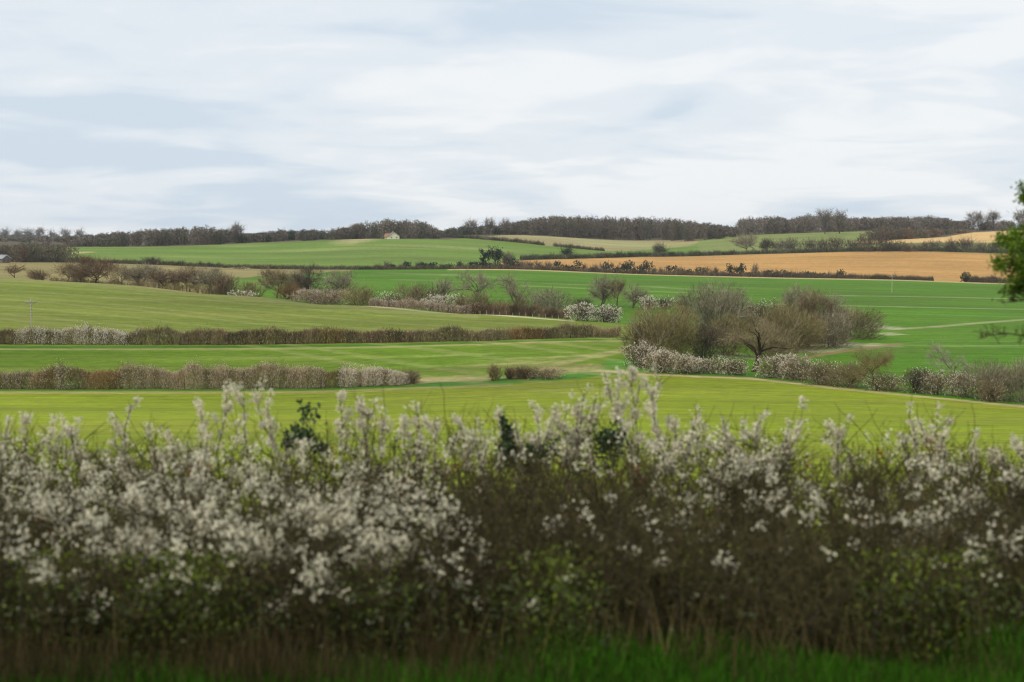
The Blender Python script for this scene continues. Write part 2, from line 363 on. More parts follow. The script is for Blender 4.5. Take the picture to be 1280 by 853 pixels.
def bush(name, label, cat, u, vt, W, D, kind='brown', cov=2.6, bl=0., blc=None, seed=None, group=None, depth=None, leafy=False, stems=True):
    """dome shaped multi-stemmed shrub; u, vt, W in px of the photograph's frame, D in metres"""
    rng = np.random.default_rng(int(seed if seed is not None else u * 7 + D))
    px = D / F; p = at(u, D); H = max(zrow(u, vt, D) - p[2], 1.0); Wm = W * px
    t = thing(name, p, label, cat, group)
    Hpx = H / px; n = int(cov * (1.45 if D < 300 else 1.0) * W * min(Hpx, 90) / 1.9) + 60
    kl = 7; c = []
    for i in range(kl):
        a = rng.random() * 6.28; rr = .62 * math.sqrt(rng.random())
        rad = rng.uniform(.34, .5); h = rng.uniform(.45, .66) * (1 - .25*rr)
        c.append((math.cos(a)*rr*(1-rad)*1.3, math.sin(a)*rr*(1-rad)*1.3, h, rad))
    c = np.array(c); li = rng.integers(0, kl, n)
    dv = nrm(rng.normal(size=(n, 3))); rad = rng.random((n, 1)) ** .38
    q = c[li, :3] + dv * rad * c[li, 3:4] * np.array([1, 1, .85])
    low = rng.random(n) < .3; q[low, 2] *= rng.random(low.sum())
    q[:, 2] = np.abs(q[:, 2]); q[:, :2] = np.clip(q[:, :2], -1, 1)
    q[:, 2] = q[:, 2] / np.quantile(q[:, 2], .985)
    qx = np.quantile(np.abs(q[:, 0]), .97); P = q * np.array([Wm/2/qx*1.08, (depth or Wm)/2/qx, H*.93])
    tone = rng.uniform(.62, 1.3, kl)
    d = P / np.array([1, 1, 1.2]) + np.array([0, 0, H*.25]) + rng.normal(size=(n, 3)) * .35 * H
    mb = MB(); col = lerpc(kind, rng, n) * tone[li][:, None]
    if leafy: mb.leaves(P, d, px*2.2, px*1.3, col, rng)
    else: mb.blades(P - nrm(d)*px*3, d, px*rng.uniform(4, 9, n), px*.5, col, rng)
    if leafy: mb.obj('leaves', M_LEAF, t)
    if stems:
        ns = 9; S0 = np.zeros((ns, 3)); S0[:, :2] = rng.normal(size=(ns, 2)) * Wm * .07; S0[:, 2] = -.15
        dd = nrm(np.stack([rng.normal(size=ns)*.6*Wm/H, rng.normal(size=ns)*.6*Wm/H, np.ones(ns)*1.3], 1))
        g = grow(S0, dd, H*.75, 4, .12, .05, rng); mb = MB() if leafy else mb
        segs(mb, g, max(px*.5, .04), px*.18, np.array(K[kind][0])*.9, 4)
        b0, bd = pick(g, 26, rng, .2, .8); g2 = grow(b0, bd + rng.normal(size=(26, 3))*.6, H*.35, 3, .15, .05, rng)
        segs(mb, g2, px*.25, px*.12, np.array(K[kind][0]), 3)
    if stems or not leafy: mb.obj('branches', M_TWIG, t)
    if name == 'willow_tree':
        S1 = np.zeros((7, 3)); S1[:, 2] = -.1; g = grow(S1, np.stack([rng.normal(size=7)*.55, rng.normal(size=7)*.5, np.ones(7)], 1), H*.9, 6, .12, .05, rng); g = np.clip(g, [-Wm*.45, -Wm*.45, -1], [Wm*.45, Wm*.45, H*.93])
        b0, bd = pick(g, 40, rng, .3, .9); g2 = grow(b0, bd + rng.normal(size=(40, 3))*.5, H*.3, 4, .15, .08, rng)
        mb = MB(); segs(mb, g, px*.95, px*.3, np.array([.30,.26,.19]), 5); segs(mb, g2, px*.38, px*.15, np.array([.30,.26,.19]), 4); mb.obj('limbs', M_BARK, t)
    if bl > 0:
        nb = int(bl * W * min(Hpx, 60) / .95)
        sh = np.nonzero(rad[:, 0] > .8)[0]; i = rng.choice(sh, nb)
        # blossom gathers along shoots: short rows of flowers
        base = P[i] + rng.normal(size=(nb, 3)) * px * .7; mb = MB()
        cb = (BL if blc is None else np.array(blc)) * rng.uniform(.72, 1.05, (nb, 1))
        mb.leaves(base, nrm(d[i]) + rng.normal(size=(nb, 3))*.4, px*rng.uniform(1.2, 2.8, nb), px*rng.uniform(.65, 1.15, nb), cb, rng)
        mb.obj('blossom', M_PETAL, t)
    return t

def tree(name, label, cat, u, vt, W, D, kind='brown', cov=1.0, tf=.28, nl=8, bl=0., multi=1, tk=.02, seed=None, group=None, bark=None, leafy=0, spread=1.0, lean=0.):
    rng = np.random.default_rng(int(seed if seed is not None else u * 3 + D))
    px = D / F; p = at(u, D); H = max(zrow(u, vt, D) - p[2], 2.0); Wm = W * px; Hpx = H/px
    t = thing(name, p, label, cat, group)
    bark = np.array(bark if bark is not None else np.array(K[kind][0]) * .8)
    s0 = np.zeros((multi, 3)); s0[:, 2] = -.2
    if multi > 1: s0[:, :2] = rng.normal(size=(multi, 2)) * Wm * .015
    d0 = np.stack([rng.normal(size=multi)*.10*multi + lean, rng.normal(size=multi)*.08*multi, np.ones(multi)], 1)
    tr = grow(s0, d0, H*tf*1.15, 4, .07, .02, rng)
    tr2 = grow(tr[:, -1], tr[:, -1]-tr[:, -2], H*.42, 4, .16, .02, rng)
    P, d = pick(np.concatenate([tr[:, 2:], tr2[:, :3]], 0), nl*multi, rng, .3, 1.0)
    n1 = len(P); az = np.arange(n1) * 2.4 + rng.random()*6; el = rng.uniform(.35, 1.25, n1)
    d = np.stack([np.cos(az)*np.cos(el), np.sin(az)*np.cos(el), np.sin(el)], 1)
    g1 = grow(P, d, H*rng.uniform(.34, .52, n1), 5, .2, .05, rng)
    P, d = pick(g1, n1*6, rng, .3, 1); g2 = grow(P, d + rng.normal(size=(n1*6, 3))*.6, H*rng.uniform(.12, .26, n1*6), 4, .2, .05, rng)
    n3 = len(g2)*4; P, d = pick(g2, n3, rng, .2, 1); g3 = grow(P, d + rng.normal(size=(n3, 3))*.6, H*rng.uniform(.06, .13, n3), 2, .2, .05, rng)
    nb = int(cov * W * Hpx * 1.25 / 1.7) + 80
    P, d = pick(g3, nb, rng, .1, 1); nb2 = nb//3; P2, d2 = pick(g2, nb2, rng, .3, 1); P = np.concatenate([P[nb2:], P2]); d = np.concatenate([d[nb2:], d2])
    allp = g3.reshape(-1, 3); zmax = np.quantile(allp[:, 2], .995); xr = np.quantile(np.abs(allp[:, 0]-allp[:, 0].mean()), .93)
    sc = np.array([Wm/2/xr, Wm/2/xr, H*.97/zmax])
    sc[:2] = np.clip(sc[:2], .4, 2.5)
    r = max(H*tk, px*.55)
    mb = MB()
    segs(mb, tr*sc, r*1.25, r*.8, bark, 7); segs(mb, tr2*sc, r*.8, r*.35, bark, 5)
    mb.obj('trunk', M_BARK, t)
    mb = MB(); segs(mb, g1*sc, max(r*.5, px*.35), px*.22, bark, 4); segs(mb, g2*sc, px*.24, px*.12, np.array(K[kind][0]), 3)
    if not leafy: segs(mb, g3*sc, px*.13, px*.07, np.array(K[kind][1])*.8, 3)
    mb.obj('branches', M_BARK, t)
    mb = MB(); P = P*sc; col = lerpc(kind, rng, nb)
    if leafy: mb.leaves(P + rng.normal(size=P.shape)*px, d + rng.normal(size=(nb, 3)), px*2.2, px*1.4, col, rng)
    if not leafy and cov > .85:
        m = int(nb*.55); q = nrm(rng.normal(size=(m, 3)))*rng.random((m, 1))**.33; q *= (1 + .10*np.sin(q[:, :1]*6+u) + .08*np.sin(q[:, 2:]*7+q[:, 1:2]*5)); q = q[q[:, 2] > -.75]; m = len(q)
        c0 = (1+tf)/2 if multi < 3 else .52; Q = q*np.array([Wm*.47, Wm*.47, H*(1-c0)*.97]) + [0, 0, H*c0]
        mb.blades(Q, q + rng.normal(size=(m, 3))*.35 + [0, 0, .25], px*rng.uniform(3, 7, m), px*.36, lerpc(kind, rng, m), rng)
    if not leafy: mb.blades(P + rng.normal(size=(nb, 3))*px*1.8, d + rng.normal(size=(nb, 3))*.5 + [0, 0, .25], px*rng.uniform(3, 8, nb), px*.42, col, rng)
    mb.obj('crown', M_LEAF if leafy else M_TWIG, t)
    if bl > 0:
        m = int(nb*bl); i = rng.choice(nb, m); mb = MB()
        mb.leaves(P[i], rng.normal(size=(m, 3)), px*1.5, px*.8, BL*rng.uniform(.7, 1, (m, 1)), rng); mb.obj('blossom', M_PETAL, t)
    return t

def hedge(name, label, path, h, kinds, blossom, width=2.2, dens=1.0, cat='hedge', seed=1, group=None, kbl=None, gaps=0., dref=None, vert=1.0, leafgreen=0.):
    """path [(u,D)], h [(u,height m)], kinds [(u0,u1,kind)], blossom [(u0,u1,density,colour)]"""
    rng = np.random.default_rng(seed)
    U = np.array([p[0] for p in path], float); Dp = np.array([p[1] for p in path], float)
    Xp = (U-640)/F*Dp; seg = np.hypot(np.diff(Xp), np.diff(Dp)); cum = np.concatenate([[0], np.cumsum(seg)]); Ltot = cum[-1]
    D0 = Dp.mean(); px = D0/F; hm = np.mean([q[1] for q in h]); Lpx = Ltot/px
    um, dm = U.mean(), np.interp(U.mean(), U, Dp) if U[0] < U[-1] else D0
    org = np.array([(um-640)/F*dm, dm, float(zterr((um-640)/F*dm, dm))])
    t = thing(name, org, label, cat, group)
    def sample(n, env=True):
        s = rng.random(n)*Ltot; x = np.interp(s, cum, Xp); y = np.interp(s, cum, Dp); u = 640+F*x/y
        H = np.interp(u, [q[0] for q in h], [q[1] for q in h])
        lump = 1 + .05*np.abs(np.sin(s*.85+.5*np.sin(s*.3))) - .03 + .03*np.sin(s*1.37+1) + .08*np.sin(s*.41+2)*np.sin(s*.13) + .03*np.sin(s*3.1*np.sin(s*.1)) + .035*np.sin(s*.17)
        kn = np.random.default_rng(seed+77).uniform(.80, 1.16, 400); H = H*np.interp(s, np.arange(400)*2.3, kn); w_ = np.random.default_rng(seed+78).uniform(-.5, .5, 400)
        H = H*lump*(rng.uniform(.82, 1.0, n) + rng.exponential(.05, n)*(1+np.sin(s*.6)))
        a = rng.random(n); a = 1-(1-a)**1.3
        w = width*(1 - .6*a**3)*(rng.random(n)-.5)*(1+.25*np.sin(s*1.3))
        gx = x; gy = y + w + np.interp(s, np.arange(400)*2.9, w_)
        z = zterr(gx, gy)
        if gaps: H = H*np.clip(1.2*np.sin(s*gaps)+1.0, .25, 1)
        return s, u, H, a, w, np.stack([gx, gy, z + a*H*.95], 1) - org
    n = int(Lpx * hm/px * 2.2 * dens) + 100
    s, u, H, a, w, P = sample(n)
    col = np.zeros((n, 3)); done = np.zeros(n, bool)
    for (u0, u1, k) in kinds:
        m = (u >= u0 + rng.normal(size=n)*3) & (u < u1 + rng.normal(size=n)*3); col[m] = lerpc(k, rng, m.sum()); done |= m
    col[~done] = lerpc(kinds[0][2], rng, (~done).sum())
    cell = max(1.2, px*14); ci = ((s + rng.normal(size=n)*.25)/cell + np.sin(s*.7)*.4).astype(int) % 997; col *= np.random.default_rng(seed+5).uniform(.7, 1.4, 997)[ci][:, None]
    d = np.stack([rng.normal(size=n)*.45, w/width + rng.normal(size=n)*.3, np.ones(n)*vert], 1)
    mb = MB(); mb.blades(P - nrm(d)*px*3.5, d, px*rng.uniform(4, 7, n), px*.5, col, rng)
    ns = int(Ltot/max(px*4, .5)); s, u, H, a, w, P = sample(ns); B = P.copy(); B[:, 2] -= a*H*.95 + .1
    top = B + np.stack([rng.normal(size=ns)*.2, rng.normal(size=ns)*.15, H*.6], 1)
    mb.tubes(B, top, px*.35, px*.15, np.array(K[kinds[0][2]][0])*.8, 4); mb.obj('branches', M_TWIG, t)
    mb = MB()
    for (u0, u1, dn, c) in blossom:
        frac = (min(u1, U.max()) - max(u0, U.min()))/(U.max()-U.min()); m = int(n*dn*frac*1.6)
        if m < 1: continue
        s, u, H, a, w, P = sample(int(m/max(frac, .02)))
        ok = (u > u0 + rng.normal(size=len(u))*4) & (u < u1 + rng.normal(size=len(u))*4) & (w < width*.25) & (rng.random(len(u)) < .55+.45*np.sin(s*2.7)*np.sin(s*.9+2))
        P = P[ok]; P[:, 1] -= .15*width*rng.random(len(P))
        cb = np.array(c)*rng.uniform(.7, 1.08, (len(P), 1))
        if len(P): mb.leaves(P, np.stack([rng.normal(size=len(P))*.4, rng.normal(size=len(P))*.4, np.ones(len(P))], 1), px*rng.uniform(1., 2.6, len(P)), px*rng.uniform(.5, .9, len(P)), cb, rng)
    mb.obj('blossom', M_PETAL, t)
    if leafgreen:
        m = int(n*leafgreen); s, u, H, a, w, P = sample(m); mb = MB()
        P[:, 2] -= a*H*.6; mb.leaves(P, rng.normal(size=(m, 3))+[0, 0, .5], px*1.8, px*1.1, lerpc('green', rng, m), rng); mb.obj('leaves', M_LEAF, t)
    return t

def wood(label, top, D0, D1, ntree, kinds, seed, cw=16, nbl=260, name='woodland', und=True):
    """a far wood that reads as one mass; top [(u,row)]; trees between D0(u) and D1(u)"""
    rng = np.random.default_rng(seed); mb = MB(); U = [p[0] for p in top]
    for i in range(ntree):
        u = rng.uniform(U[0], U[-1]); k = rng.random() ** 1.0
        d0 = np.interp(u, [q[0] for q in D0], [q[1] for q in D0]); D = d0 + (D1)*k
        px = D/F; p = at(u, D); vt = np.interp(u, U, [q[1] for q in top])
        H = (zrow(u, vt, D) - p[2]) 
        H = max(H, 3.0)*(rng.uniform(.84, 1.0) if rng.random() < .85 else rng.uniform(1.0, 1.07))
        W = cw*px*rng.uniform(.7, 1.25); kd = kinds[rng.integers(len(kinds))]; tone = rng.uniform(.8, 1.25)
        n = int(nbl*rng.uniform(.8, 1.2)); ev_ = kd in ('ever',)
        q = nrm(rng.normal(size=(n, 3)))*rng.random((n, 1))**.4; q[:, 2] = q[:, 2]*.5+.5
        q[:, :2] *= (1.0 - .35*np.abs(q[:, 2:3]-.55)) + .12*np.sin(q[:, 2:3]*9+i)
        lo = rng.random(n) < .28; q[lo, 2] *= rng.random(lo.sum()); P = q*np.array([W/2, W/2, H*.95]) + p + [0, 0, H*.03]
        d = np.stack([q[:, 0]*.7, q[:, 1]*.7, .9+q[:, 2]*0], 1) + rng.normal(size=(n, 3))*.6
        mb.blades(P - nrm(d)*px*2, d, px*rng.uniform(1.6, 3.8, n), px*.8, lerpc(kd, rng, n)*tone, rng)
        mb.tubes(np.array([p-[0, 0, .3]]), np.array([p+[rng.normal()*.3, 0, H*.7]]), px*.4, px*.2, np.array(K['dark'][1])*1.3, 4)
    o = mb.obj(name, M_TWIG); tag(o, label, 'woodland', kind='stuff'); return o

# ---- left tree line behind the dome crest
T, Bu = tree, bush
T('oak_tree','small open bare tree leftmost in the tree line, low spreading limbs','tree',18,331,26,432,'red',.55,tf=.2,nl=7)
Bu('shrub','low reddish shrub just right of the leftmost small tree','shrub',52,337,30,430,'red',2.4)
T('oak_tree','bare brown oak left of the widest reddish oak, against straw grass','tree',83,329,32,430,'brown',1.1)
T('oak_tree','widest reddish oak with broad domed crown in the left tree line','tree',122,322,48,428,'red',1.5,nl=11,tk=.028)
T('ash_tree','slim dull grey tree squeezed between red oak and tall grey tree','tree',152,333,22,425,'brown',1.0)
T('ash_tree','tall upright grey green tree right of the widest reddish oak','tree',177,330,36,425,'grey',1.3,multi=3)
T('oak_tree','small flat topped reddish oak on a single short trunk by green gap','tree',208,338,32,415,'red',1.3,tf=.35)
T('oak_tree','narrow dark trunked oak between flat topped oak and grey twin','tree',233,333,26,412,'red',1.2,tf=.3)
T('ash_tree','grey brown spreading tree behind the rounded dark red bush','tree',261,334,36,408,'grey',1.3,multi=2)
Bu('shrub','dense rounded dark reddish bush at the end of the left tree row','shrub',280,344,34,400,'red',3.0)
Bu('blackthorn_bush','low white flowering bush on the dome crest below dark green thicket','bush',302,364,30,382,'brown',1.5,bl=1.4)
Bu('shrub','low dark olive thicket right of the rounded dark red bush','shrub',316,350,30,398,'olive',2.2)
T('oak_tree','dense red brown tree overlapping an orange bush in the mid tree line','tree',346,336,46,392,'brown',1.6,nl=11)
Bu('shrub','orange brown bush at the foot of the dense red brown tree','shrub',361,354,30,384,'orange',2.3)
T('oak_tree','dark round headed oak with straight trunk above the pink tan blossom','tree',391,332,34,392,'dark',1.1,tf=.38,nl=10,tk=.026)
T('ash_tree','wispy grey tree right of the dark round headed oak','tree',420,337,38,385,'grey',1.0,multi=3)
Bu('blackthorn_bush','wide pinkish tan blossoming bush below the dark round headed oak','bush',388,362,48,368,'tan',2.0,bl=1.3,blc=(.58,.47,.37))
Bu('blackthorn_bush','tan blossoming bush at left end of the pink blossom bank','bush',412,362,44,366,'tan',2.0,bl=.7,blc=(.58,.47,.37))
Bu('shrub','olive brown bush at the right end of the pink blossom bank','shrub',447,357,38,360,'olive',2.6)
Bu('blackthorn_bush','patchy half flowered bush between olive bush and round brown bush','bush',487,366,34,362,'brown',1.8,bl=.7)
Bu('shrub','large round brown bush standing on the edge of the bright field','shrub',517,354,46,362,'brown',2.8)
T('ash_tree','pale thin tree right of the large round brown bush','tree',550,347,30,366,'grey',.7,multi=3)
Bu('blackthorn_bush','white blossoming bush in front of the pale thin tree','bush',553,369,44,345,'brown',1.6,bl=1.6)
T('ash_tree','widely forked bare tree with open crown over brown bushes','tree',592,339,54,345,'grey',.55,tf=.35,nl=7,tk=.02)
Bu('shrub','brown bush under the widely forked bare tree','shrub',598,363,34,336,'brown',2.2)
Bu('shrub','small brown bush left of the widely forked bare tree','shrub',574,367,22,340,'olive',2.0)
T('ash_tree','bare tree with twin upright stems left of the dense dome bush','tree',649,342,38,338,'grey',.6,tf=.4,multi=2,nl=6,tk=.022)
Bu('shrub','small round brown bush between the twin stems and forked tree','shrub',650,367,26,332,'brown',2.1)
Bu('shrub','dense dome shaped grey bush between twin stemmed tree and white bush','shrub',690,360,50,325,'grey',2.6)
Bu('shrub','low scrub of thin brown twigs under the two bare trees','shrub',622,374,40,330,'olive',1.7)
Bu('shrub','small dark bush behind the large white flowering bush','shrub',727,372,24,385,'dark',2.2)
T('ash_tree','upright grey tree standing behind the large white flowering bush','tree',752,343,32,388,'grey',1.2,multi=4,nl=6)
T('ash_tree','slim tree with dark stem right of the upright grey tree','tree',771,349,16,385,'brown',1.0,tf=.35,nl=6)
T('ash_tree','small pale twiggy tree left of the little white flowering bush','tree',791,356,26,380,'grey',.9,multi=3,nl=6)
Bu('blackthorn_bush','large white flowering bush at the right end of dome crest','bush',731,380,38,303,'dark',2.4,bl=1.5)
Bu('blackthorn_bush','rounded white flowering bush touching the crest hedge end','bush',757,383,34,300,'dark',2.4,bl=1.5)
Bu('blackthorn_bush','little white flowering bush in the bright field above the copse','bush',808,370,20,375,'brown',1.8,bl=1.8)
Bu('blackthorn_bush','small dark bush with a dusting of white left of copse top','bush',829,371,24,378,'dark',2.0,bl=.8)
hedge('hedge','low pink tan blossoming hedge running along the dome crest', [(462,352),(520,343),(590,332)], [(462,2.0),(590,2.4)], [(0,999,'tan')], [(0,999,.8,(.60,.50,.40))], seed=21, width=2.5)
hedge('hedge','low dark red brown hedge behind pale posts on the dome crest', [(580,334),(640,322),(712,312)], [(580,2.6),(712,2.4)], [(0,999,'red')], [(0,600,.15,BT)], seed=22, width=2.5, dens=1.4)

hedge('hedge','low brown understorey along the foot of the left tree line', [(64,437),(160,424),(230,410),(300,400)], [(64,1.4),(190,2.4),(300,2.8)], [(0,200,'brown'),(200,999,'olive')], [], seed=23, width=5, dens=.6)
T('ash_tree','thin grey tree between the bare brown oak and widest reddish oak','tree',101,331,26,434,'grey',1.2,multi=2)
T('ash_tree','grey tree directly behind the tall upright grey green tree','tree',193,333,26,440,'grey',1.2,multi=2)
T('ash_tree','dull grey tree filling between flat topped and narrow oaks','tree',221,337,24,425,'grey',1.2,multi=2)
T('ash_tree','grey tree filling between the narrow oak and spreading tree','tree',247,337,24,422,'brown',1.2,multi=2)
T('ash_tree','twiggy grey tree between dense red brown and round headed oaks','tree',370,338,26,400,'grey',1.2,multi=2)
# ---- copse on the right of the middle
Bu('willow_tree','spreading rounded brown tree at the left edge of the copse','tree',822,379,80,dor(830,446),'olive',2.0)
Bu('shrub','brown scrub at the copse left edge behind white hedge','shrub',800,402,44,222,'brown',2.3)
Bu('shrub','brown bush inside the copse under the spreading olive tree','shrub',842,400,56,219,'olive',1.6)
T('ash_tree','pale thin tree rising behind the copse left of its tallest dome','tree',856,360,28,285,'grey',.7,multi=3)
Bu('willow_tree','tallest dome shaped grey brown tree in the middle of the copse','tree',891,351,62,262,'grey',2.2)
T('ash_tree','pale wispy tree right behind the tallest dome of the copse','tree',922,359,30,285,'grey',.8,multi=3)
Bu('shrub','dense dark grey bush at the foot of the copse behind white hedge','shrub',884,404,64,222,'dark',2.0)
Bu('shrub','olive bush low in the copse left of the red limbed tree','shrub',912,392,54,230,'olive',1.9)
Bu('blackthorn_bush','pinkish flowering bush in the middle of the copse top','bush',938,377,24,290,'brown',2.0,bl=1.0,blc=(.6,.5,.42))
Bu('blackthorn_bush','dark bush with flowering edge right of the pinkish bush','bush',961,376,30,285,'dark',2.3,bl=.35)
Bu('willow_tree','olive brown rounded tree behind the red limbed tree','tree',972,378,62,245,'olive',2.2)
Bu('shrub','brown grey bush behind the red limbed tree trunk','shrub',962,402,60,228,'brown',1.9)
T('ash_tree','round grey topped tree above the green gap in the copse','tree',995,358,48,268,'grey',1.4,tf=.3,nl=9)
T('oak_tree','darker brown tree on a clear trunk beside the green gap','tree',1014,362,42,262,'brown',1.5,tf=.35,nl=9)
T('ash_tree','thin grey tree behind the big rounded bush right of the copse','tree',1046,368,40,262,'grey',1.0,multi=2)
Bu('shrub','big rounded brown grey bush closing the copse on the right','shrub',1063,384,66,dor(1062,424),'brown',2.6)
Bu('shrub','small grey bush left of the big rounded bush, beside green gap','shrub',1034,402,32,dor(1030,421),'grey',2.2)
Bu('shrub','brown bush filling the copse under the darker clear trunked tree','shrub',1000,388,56,252,'olive',2.0)
Bu('shrub','olive grey bush between the darker tree and big rounded bush','shrub',1040,388,46,256,'grey',2.0)
Bu('shrub','low tan scrub along the front of the copse','shrub',1004,416,52,dor(1000,434),'tan',2.2,depth=2.5)
Bu('shrub','low tan brown scrub in front of the big rounded bush','shrub',1038,417,40,dor(1040,430),'orange',2.0,depth=2.5)
T('hawthorn_tree','lone tree with thick dark red brown trunk and forked limbs','tree',943,386,84,dor(943,466)+1,'brown',.55,tf=.33,nl=7,tk=.036,bark=(.05,.03,.02),seed=77)
# flowering hedge round the copse
hw = [('blackthorn_bush','tall flowering bush at the left corner of the white hedge','bush',804,428,38,dor(806,461),'brown',2.0,1.2),
      ('blackthorn_bush','flowering bush second from the left in the white hedge','bush',831,437,40,dor(831,466),'brown',2.0,1.5),
      ('blackthorn_bush','brightest rounded flowering bush in the middle of white hedge','bush',858,443,36,dor(858,467),'brown',2.0,1.6),
      ('blackthorn_bush','lower flowering bush left of the lone red limbed tree','bush',890,447,46,dor(890,467),'brown',2.0,1.1),
      ('blackthorn_bush','low greyish flowering bush touching the lone tree trunk','bush',922,449,40,dor(922,468),'brown',2.0,.8),
      ('blackthorn_bush','tall white flowering bush just right of the lone tree','bush',972,443,46,dor(972,473),'brown',1.9,1.2),
      ('blackthorn_bush','white topped flowering bush second right of the lone tree','bush',1000,446,42,dor(998,476),'brown',1.9,1.0),
      ('shrub','tan brown bush between the white bushes and the round tree','shrub',1030,450,46,dor(1030,481),'brown',2.2,.25),
      ('shrub','brown bush left of the small round headed tree','shrub',1062,452,44,dor(1062,485),'brown',2.2,.12),
      ('blackthorn_bush','thin low half flowered bush beneath the small round tree','bush',1110,467,46,dor(1110,489),'brown',1.8,.6),
      ('shrub','dark grey bush between the half flowered bush and sparse tree','shrub',1150,459,36,dor(1150,492),'dark',2.2,.25),
      ('blackthorn_bush','white speckled bush left below the sparse pale tree','bush',1173,464,34,dor(1173,494),'brown',1.9,.9),
      ('blackthorn_bush','white speckled bush below and right of sparse pale tree','bush',1208,465,38,dor(1208,497),'brown',1.9,.9),
      ('shrub','big dense grey bush near the right edge of the photo','shrub',1240,450,54,dor(1240,500),'grey',2.3,0),
      ('shrub','grey twiggy bush cut by the right edge of the photo','shrub',1280,449,50,dor(1275,503),'grey',2.3,0),
      ('shrub','brown thorn bush at the foot of the big grey bush','shrub',1243,474,28,dor(1243,503),'brown',2.0,.1)]
for (nm, lb, ct, u, vt, W, D, kd, cv, b) in hw: Bu(nm, lb, ct, u, vt, W, D, kd, cv, bl=b)
T('ash_tree','small round headed bare tree in the hedge right of copse','tree',1098,435,42,dor(1098,489),'olive',1.2,tf=.3,nl=9)
T('ash_tree','sparse pale tree with thin spreading limbs near the right edge','tree',1194,424,52,dor(1194,495),'pale',.35,tf=.3,nl=8,tk=.016)

# ---- lower left hedge, its bushes
def Dl(pts, off=0): return [(u, dor(u, v) + off) for (u, v) in pts]
hedge('hedge','long lower left hedge, rusty brown then pale flowering towards the right', Dl([(-60,488),(0,488),(150,488),(300,488),(430,486),(512,482)], 1.6),
      [(-60,2.9),(140,2.8),(160,3.3),(400,3.1),(415,2.6),(430,2.5),(480,2.3),(508,1.3)], [(-100,40,'brown'),(40,70,'orange'),(70,110,'brown'),(110,150,'orange'),(150,405,'tan'),(405,425,'olive'),(425,520,'tan')],
      [(-60,60,.5,(.60,.50,.36)),(60,85,.8,(.66,.56,.42)),(90,150,.4,(.55,.38,.2)),(150,405,.9,(.64,.54,.38)),(425,508,1.8,(.80,.72,.58))], seed=31, dens=1.25)
Bu('shrub','dark rounded bush at the right end of lower left hedge','shrub',508,462,28,dor(508,480),'brown',2.6)
Bu('shrub','smallest upright green brown bush alone in the gap','shrub',617,456,17,dor(617,476),'olive',2.4)
Bu('shrub','left dark red bush of the joined group of three','shrub',637,459,20,dor(637,475),'red',2.4)
Bu('shrub','middle taller red brown bush of the joined group of three','shrub',657,457,28,dor(657,474),'red',2.6)
Bu('blackthorn_bush','pale straw flowering bush at the right of the red group','bush',683,459,38,dor(683,473),'tan',2.2,bl=.7,blc=(.58,.47,.36))
hedge('hedge','long clipped second hedge with a white blossoming stretch beside the pole', Dl([(-60,432),(0,432),(300,432),(450,430),(600,427),(776,423)], 1.3),
      [(-60,2.7),(100,2.7),(300,2.7),(450,2.6),(500,2.3),(640,2.3),(776,2.1)], [(-100,22,'red'),(22,160,'brown'),(160,230,'brown'),(230,400,'red'),(400,430,'orange'),(430,520,'red'),(520,640,'brown'),(640,680,'orange'),(680,790,'brown')],
      [(22,100,1.2,(.76,.69,.56)),(100,158,1.8,(.80,.73,.60)),(166,172,.9,BL),(172,800,.06,BT)], seed=32, dens=1.25, leafgreen=.03)

# ---- wooden pole, posts
def pole(label, u, vt, D, arms=True, r=.13):
    p = at(u, D); H = zrow(u, vt, D) - p[2]; t = thing('utility_pole', p, label, 'utility pole')
    mb = MB(); mb.tubes(np.array([[0, 0, -.3]]), np.array([[0, 0, H]]), r, r*.75, (.42,.38,.31), 8); mb.obj('pole', M_BARK, t)
    if arms:
        mb = MB(); mb.box(-1.1, 1.1, -.22, -.10, H-.75, H-.6, (.30,.28,.25)); mb.obj('crossarm', M_PLAIN, t)
        for x in (-1.0, -.35, 1.0):
            mb = MB(); mb.tubes(np.array([[x, -.16, H-.6]]), np.array([[x, -.16, H-.35]]), .07, .05, (.35,.33,.3), 6); mb.obj('insulator', M_PLAIN, t)
        for sg in (-1, 1):
            mb = MB(); mb.tubes(np.array([[sg*.7, -.1, H-.75]]), np.array([[0, -.1, H-1.35]]), .035, .035, (.3,.28,.25), 4); mb.obj('brace', M_PLAIN, t)
    return t
pole('grey wooden pole with crossarm rising behind the white flowering stretch of hedge', 38, 373, 246)
pole('thin faint pole standing alone in the bright green field on the right', 1115, 344, 520, True, .14)
pole('short pale pole at the little white flowering bush above the copse', 806, 375, 362, False, .16)
fp = at(672, 311); ft = thing('fence', fp, 'row of small pale posts along the dome crest edge', 'fence')
for i in range(15):
    u = 600 + i*8.2; D = float(np.interp(u, [580, 640, 716], [327, 314.5, 302])); q = at(u, D) - fp
    mb = MB(); mb.tubes(np.array([q-[0, 0, .2]]), np.array([q+[0, 0, .85+.15*math.sin(i*2.1)]]), .055, .045, (.42,.38,.31), 6); mb.obj('post', M_BARK, ft)

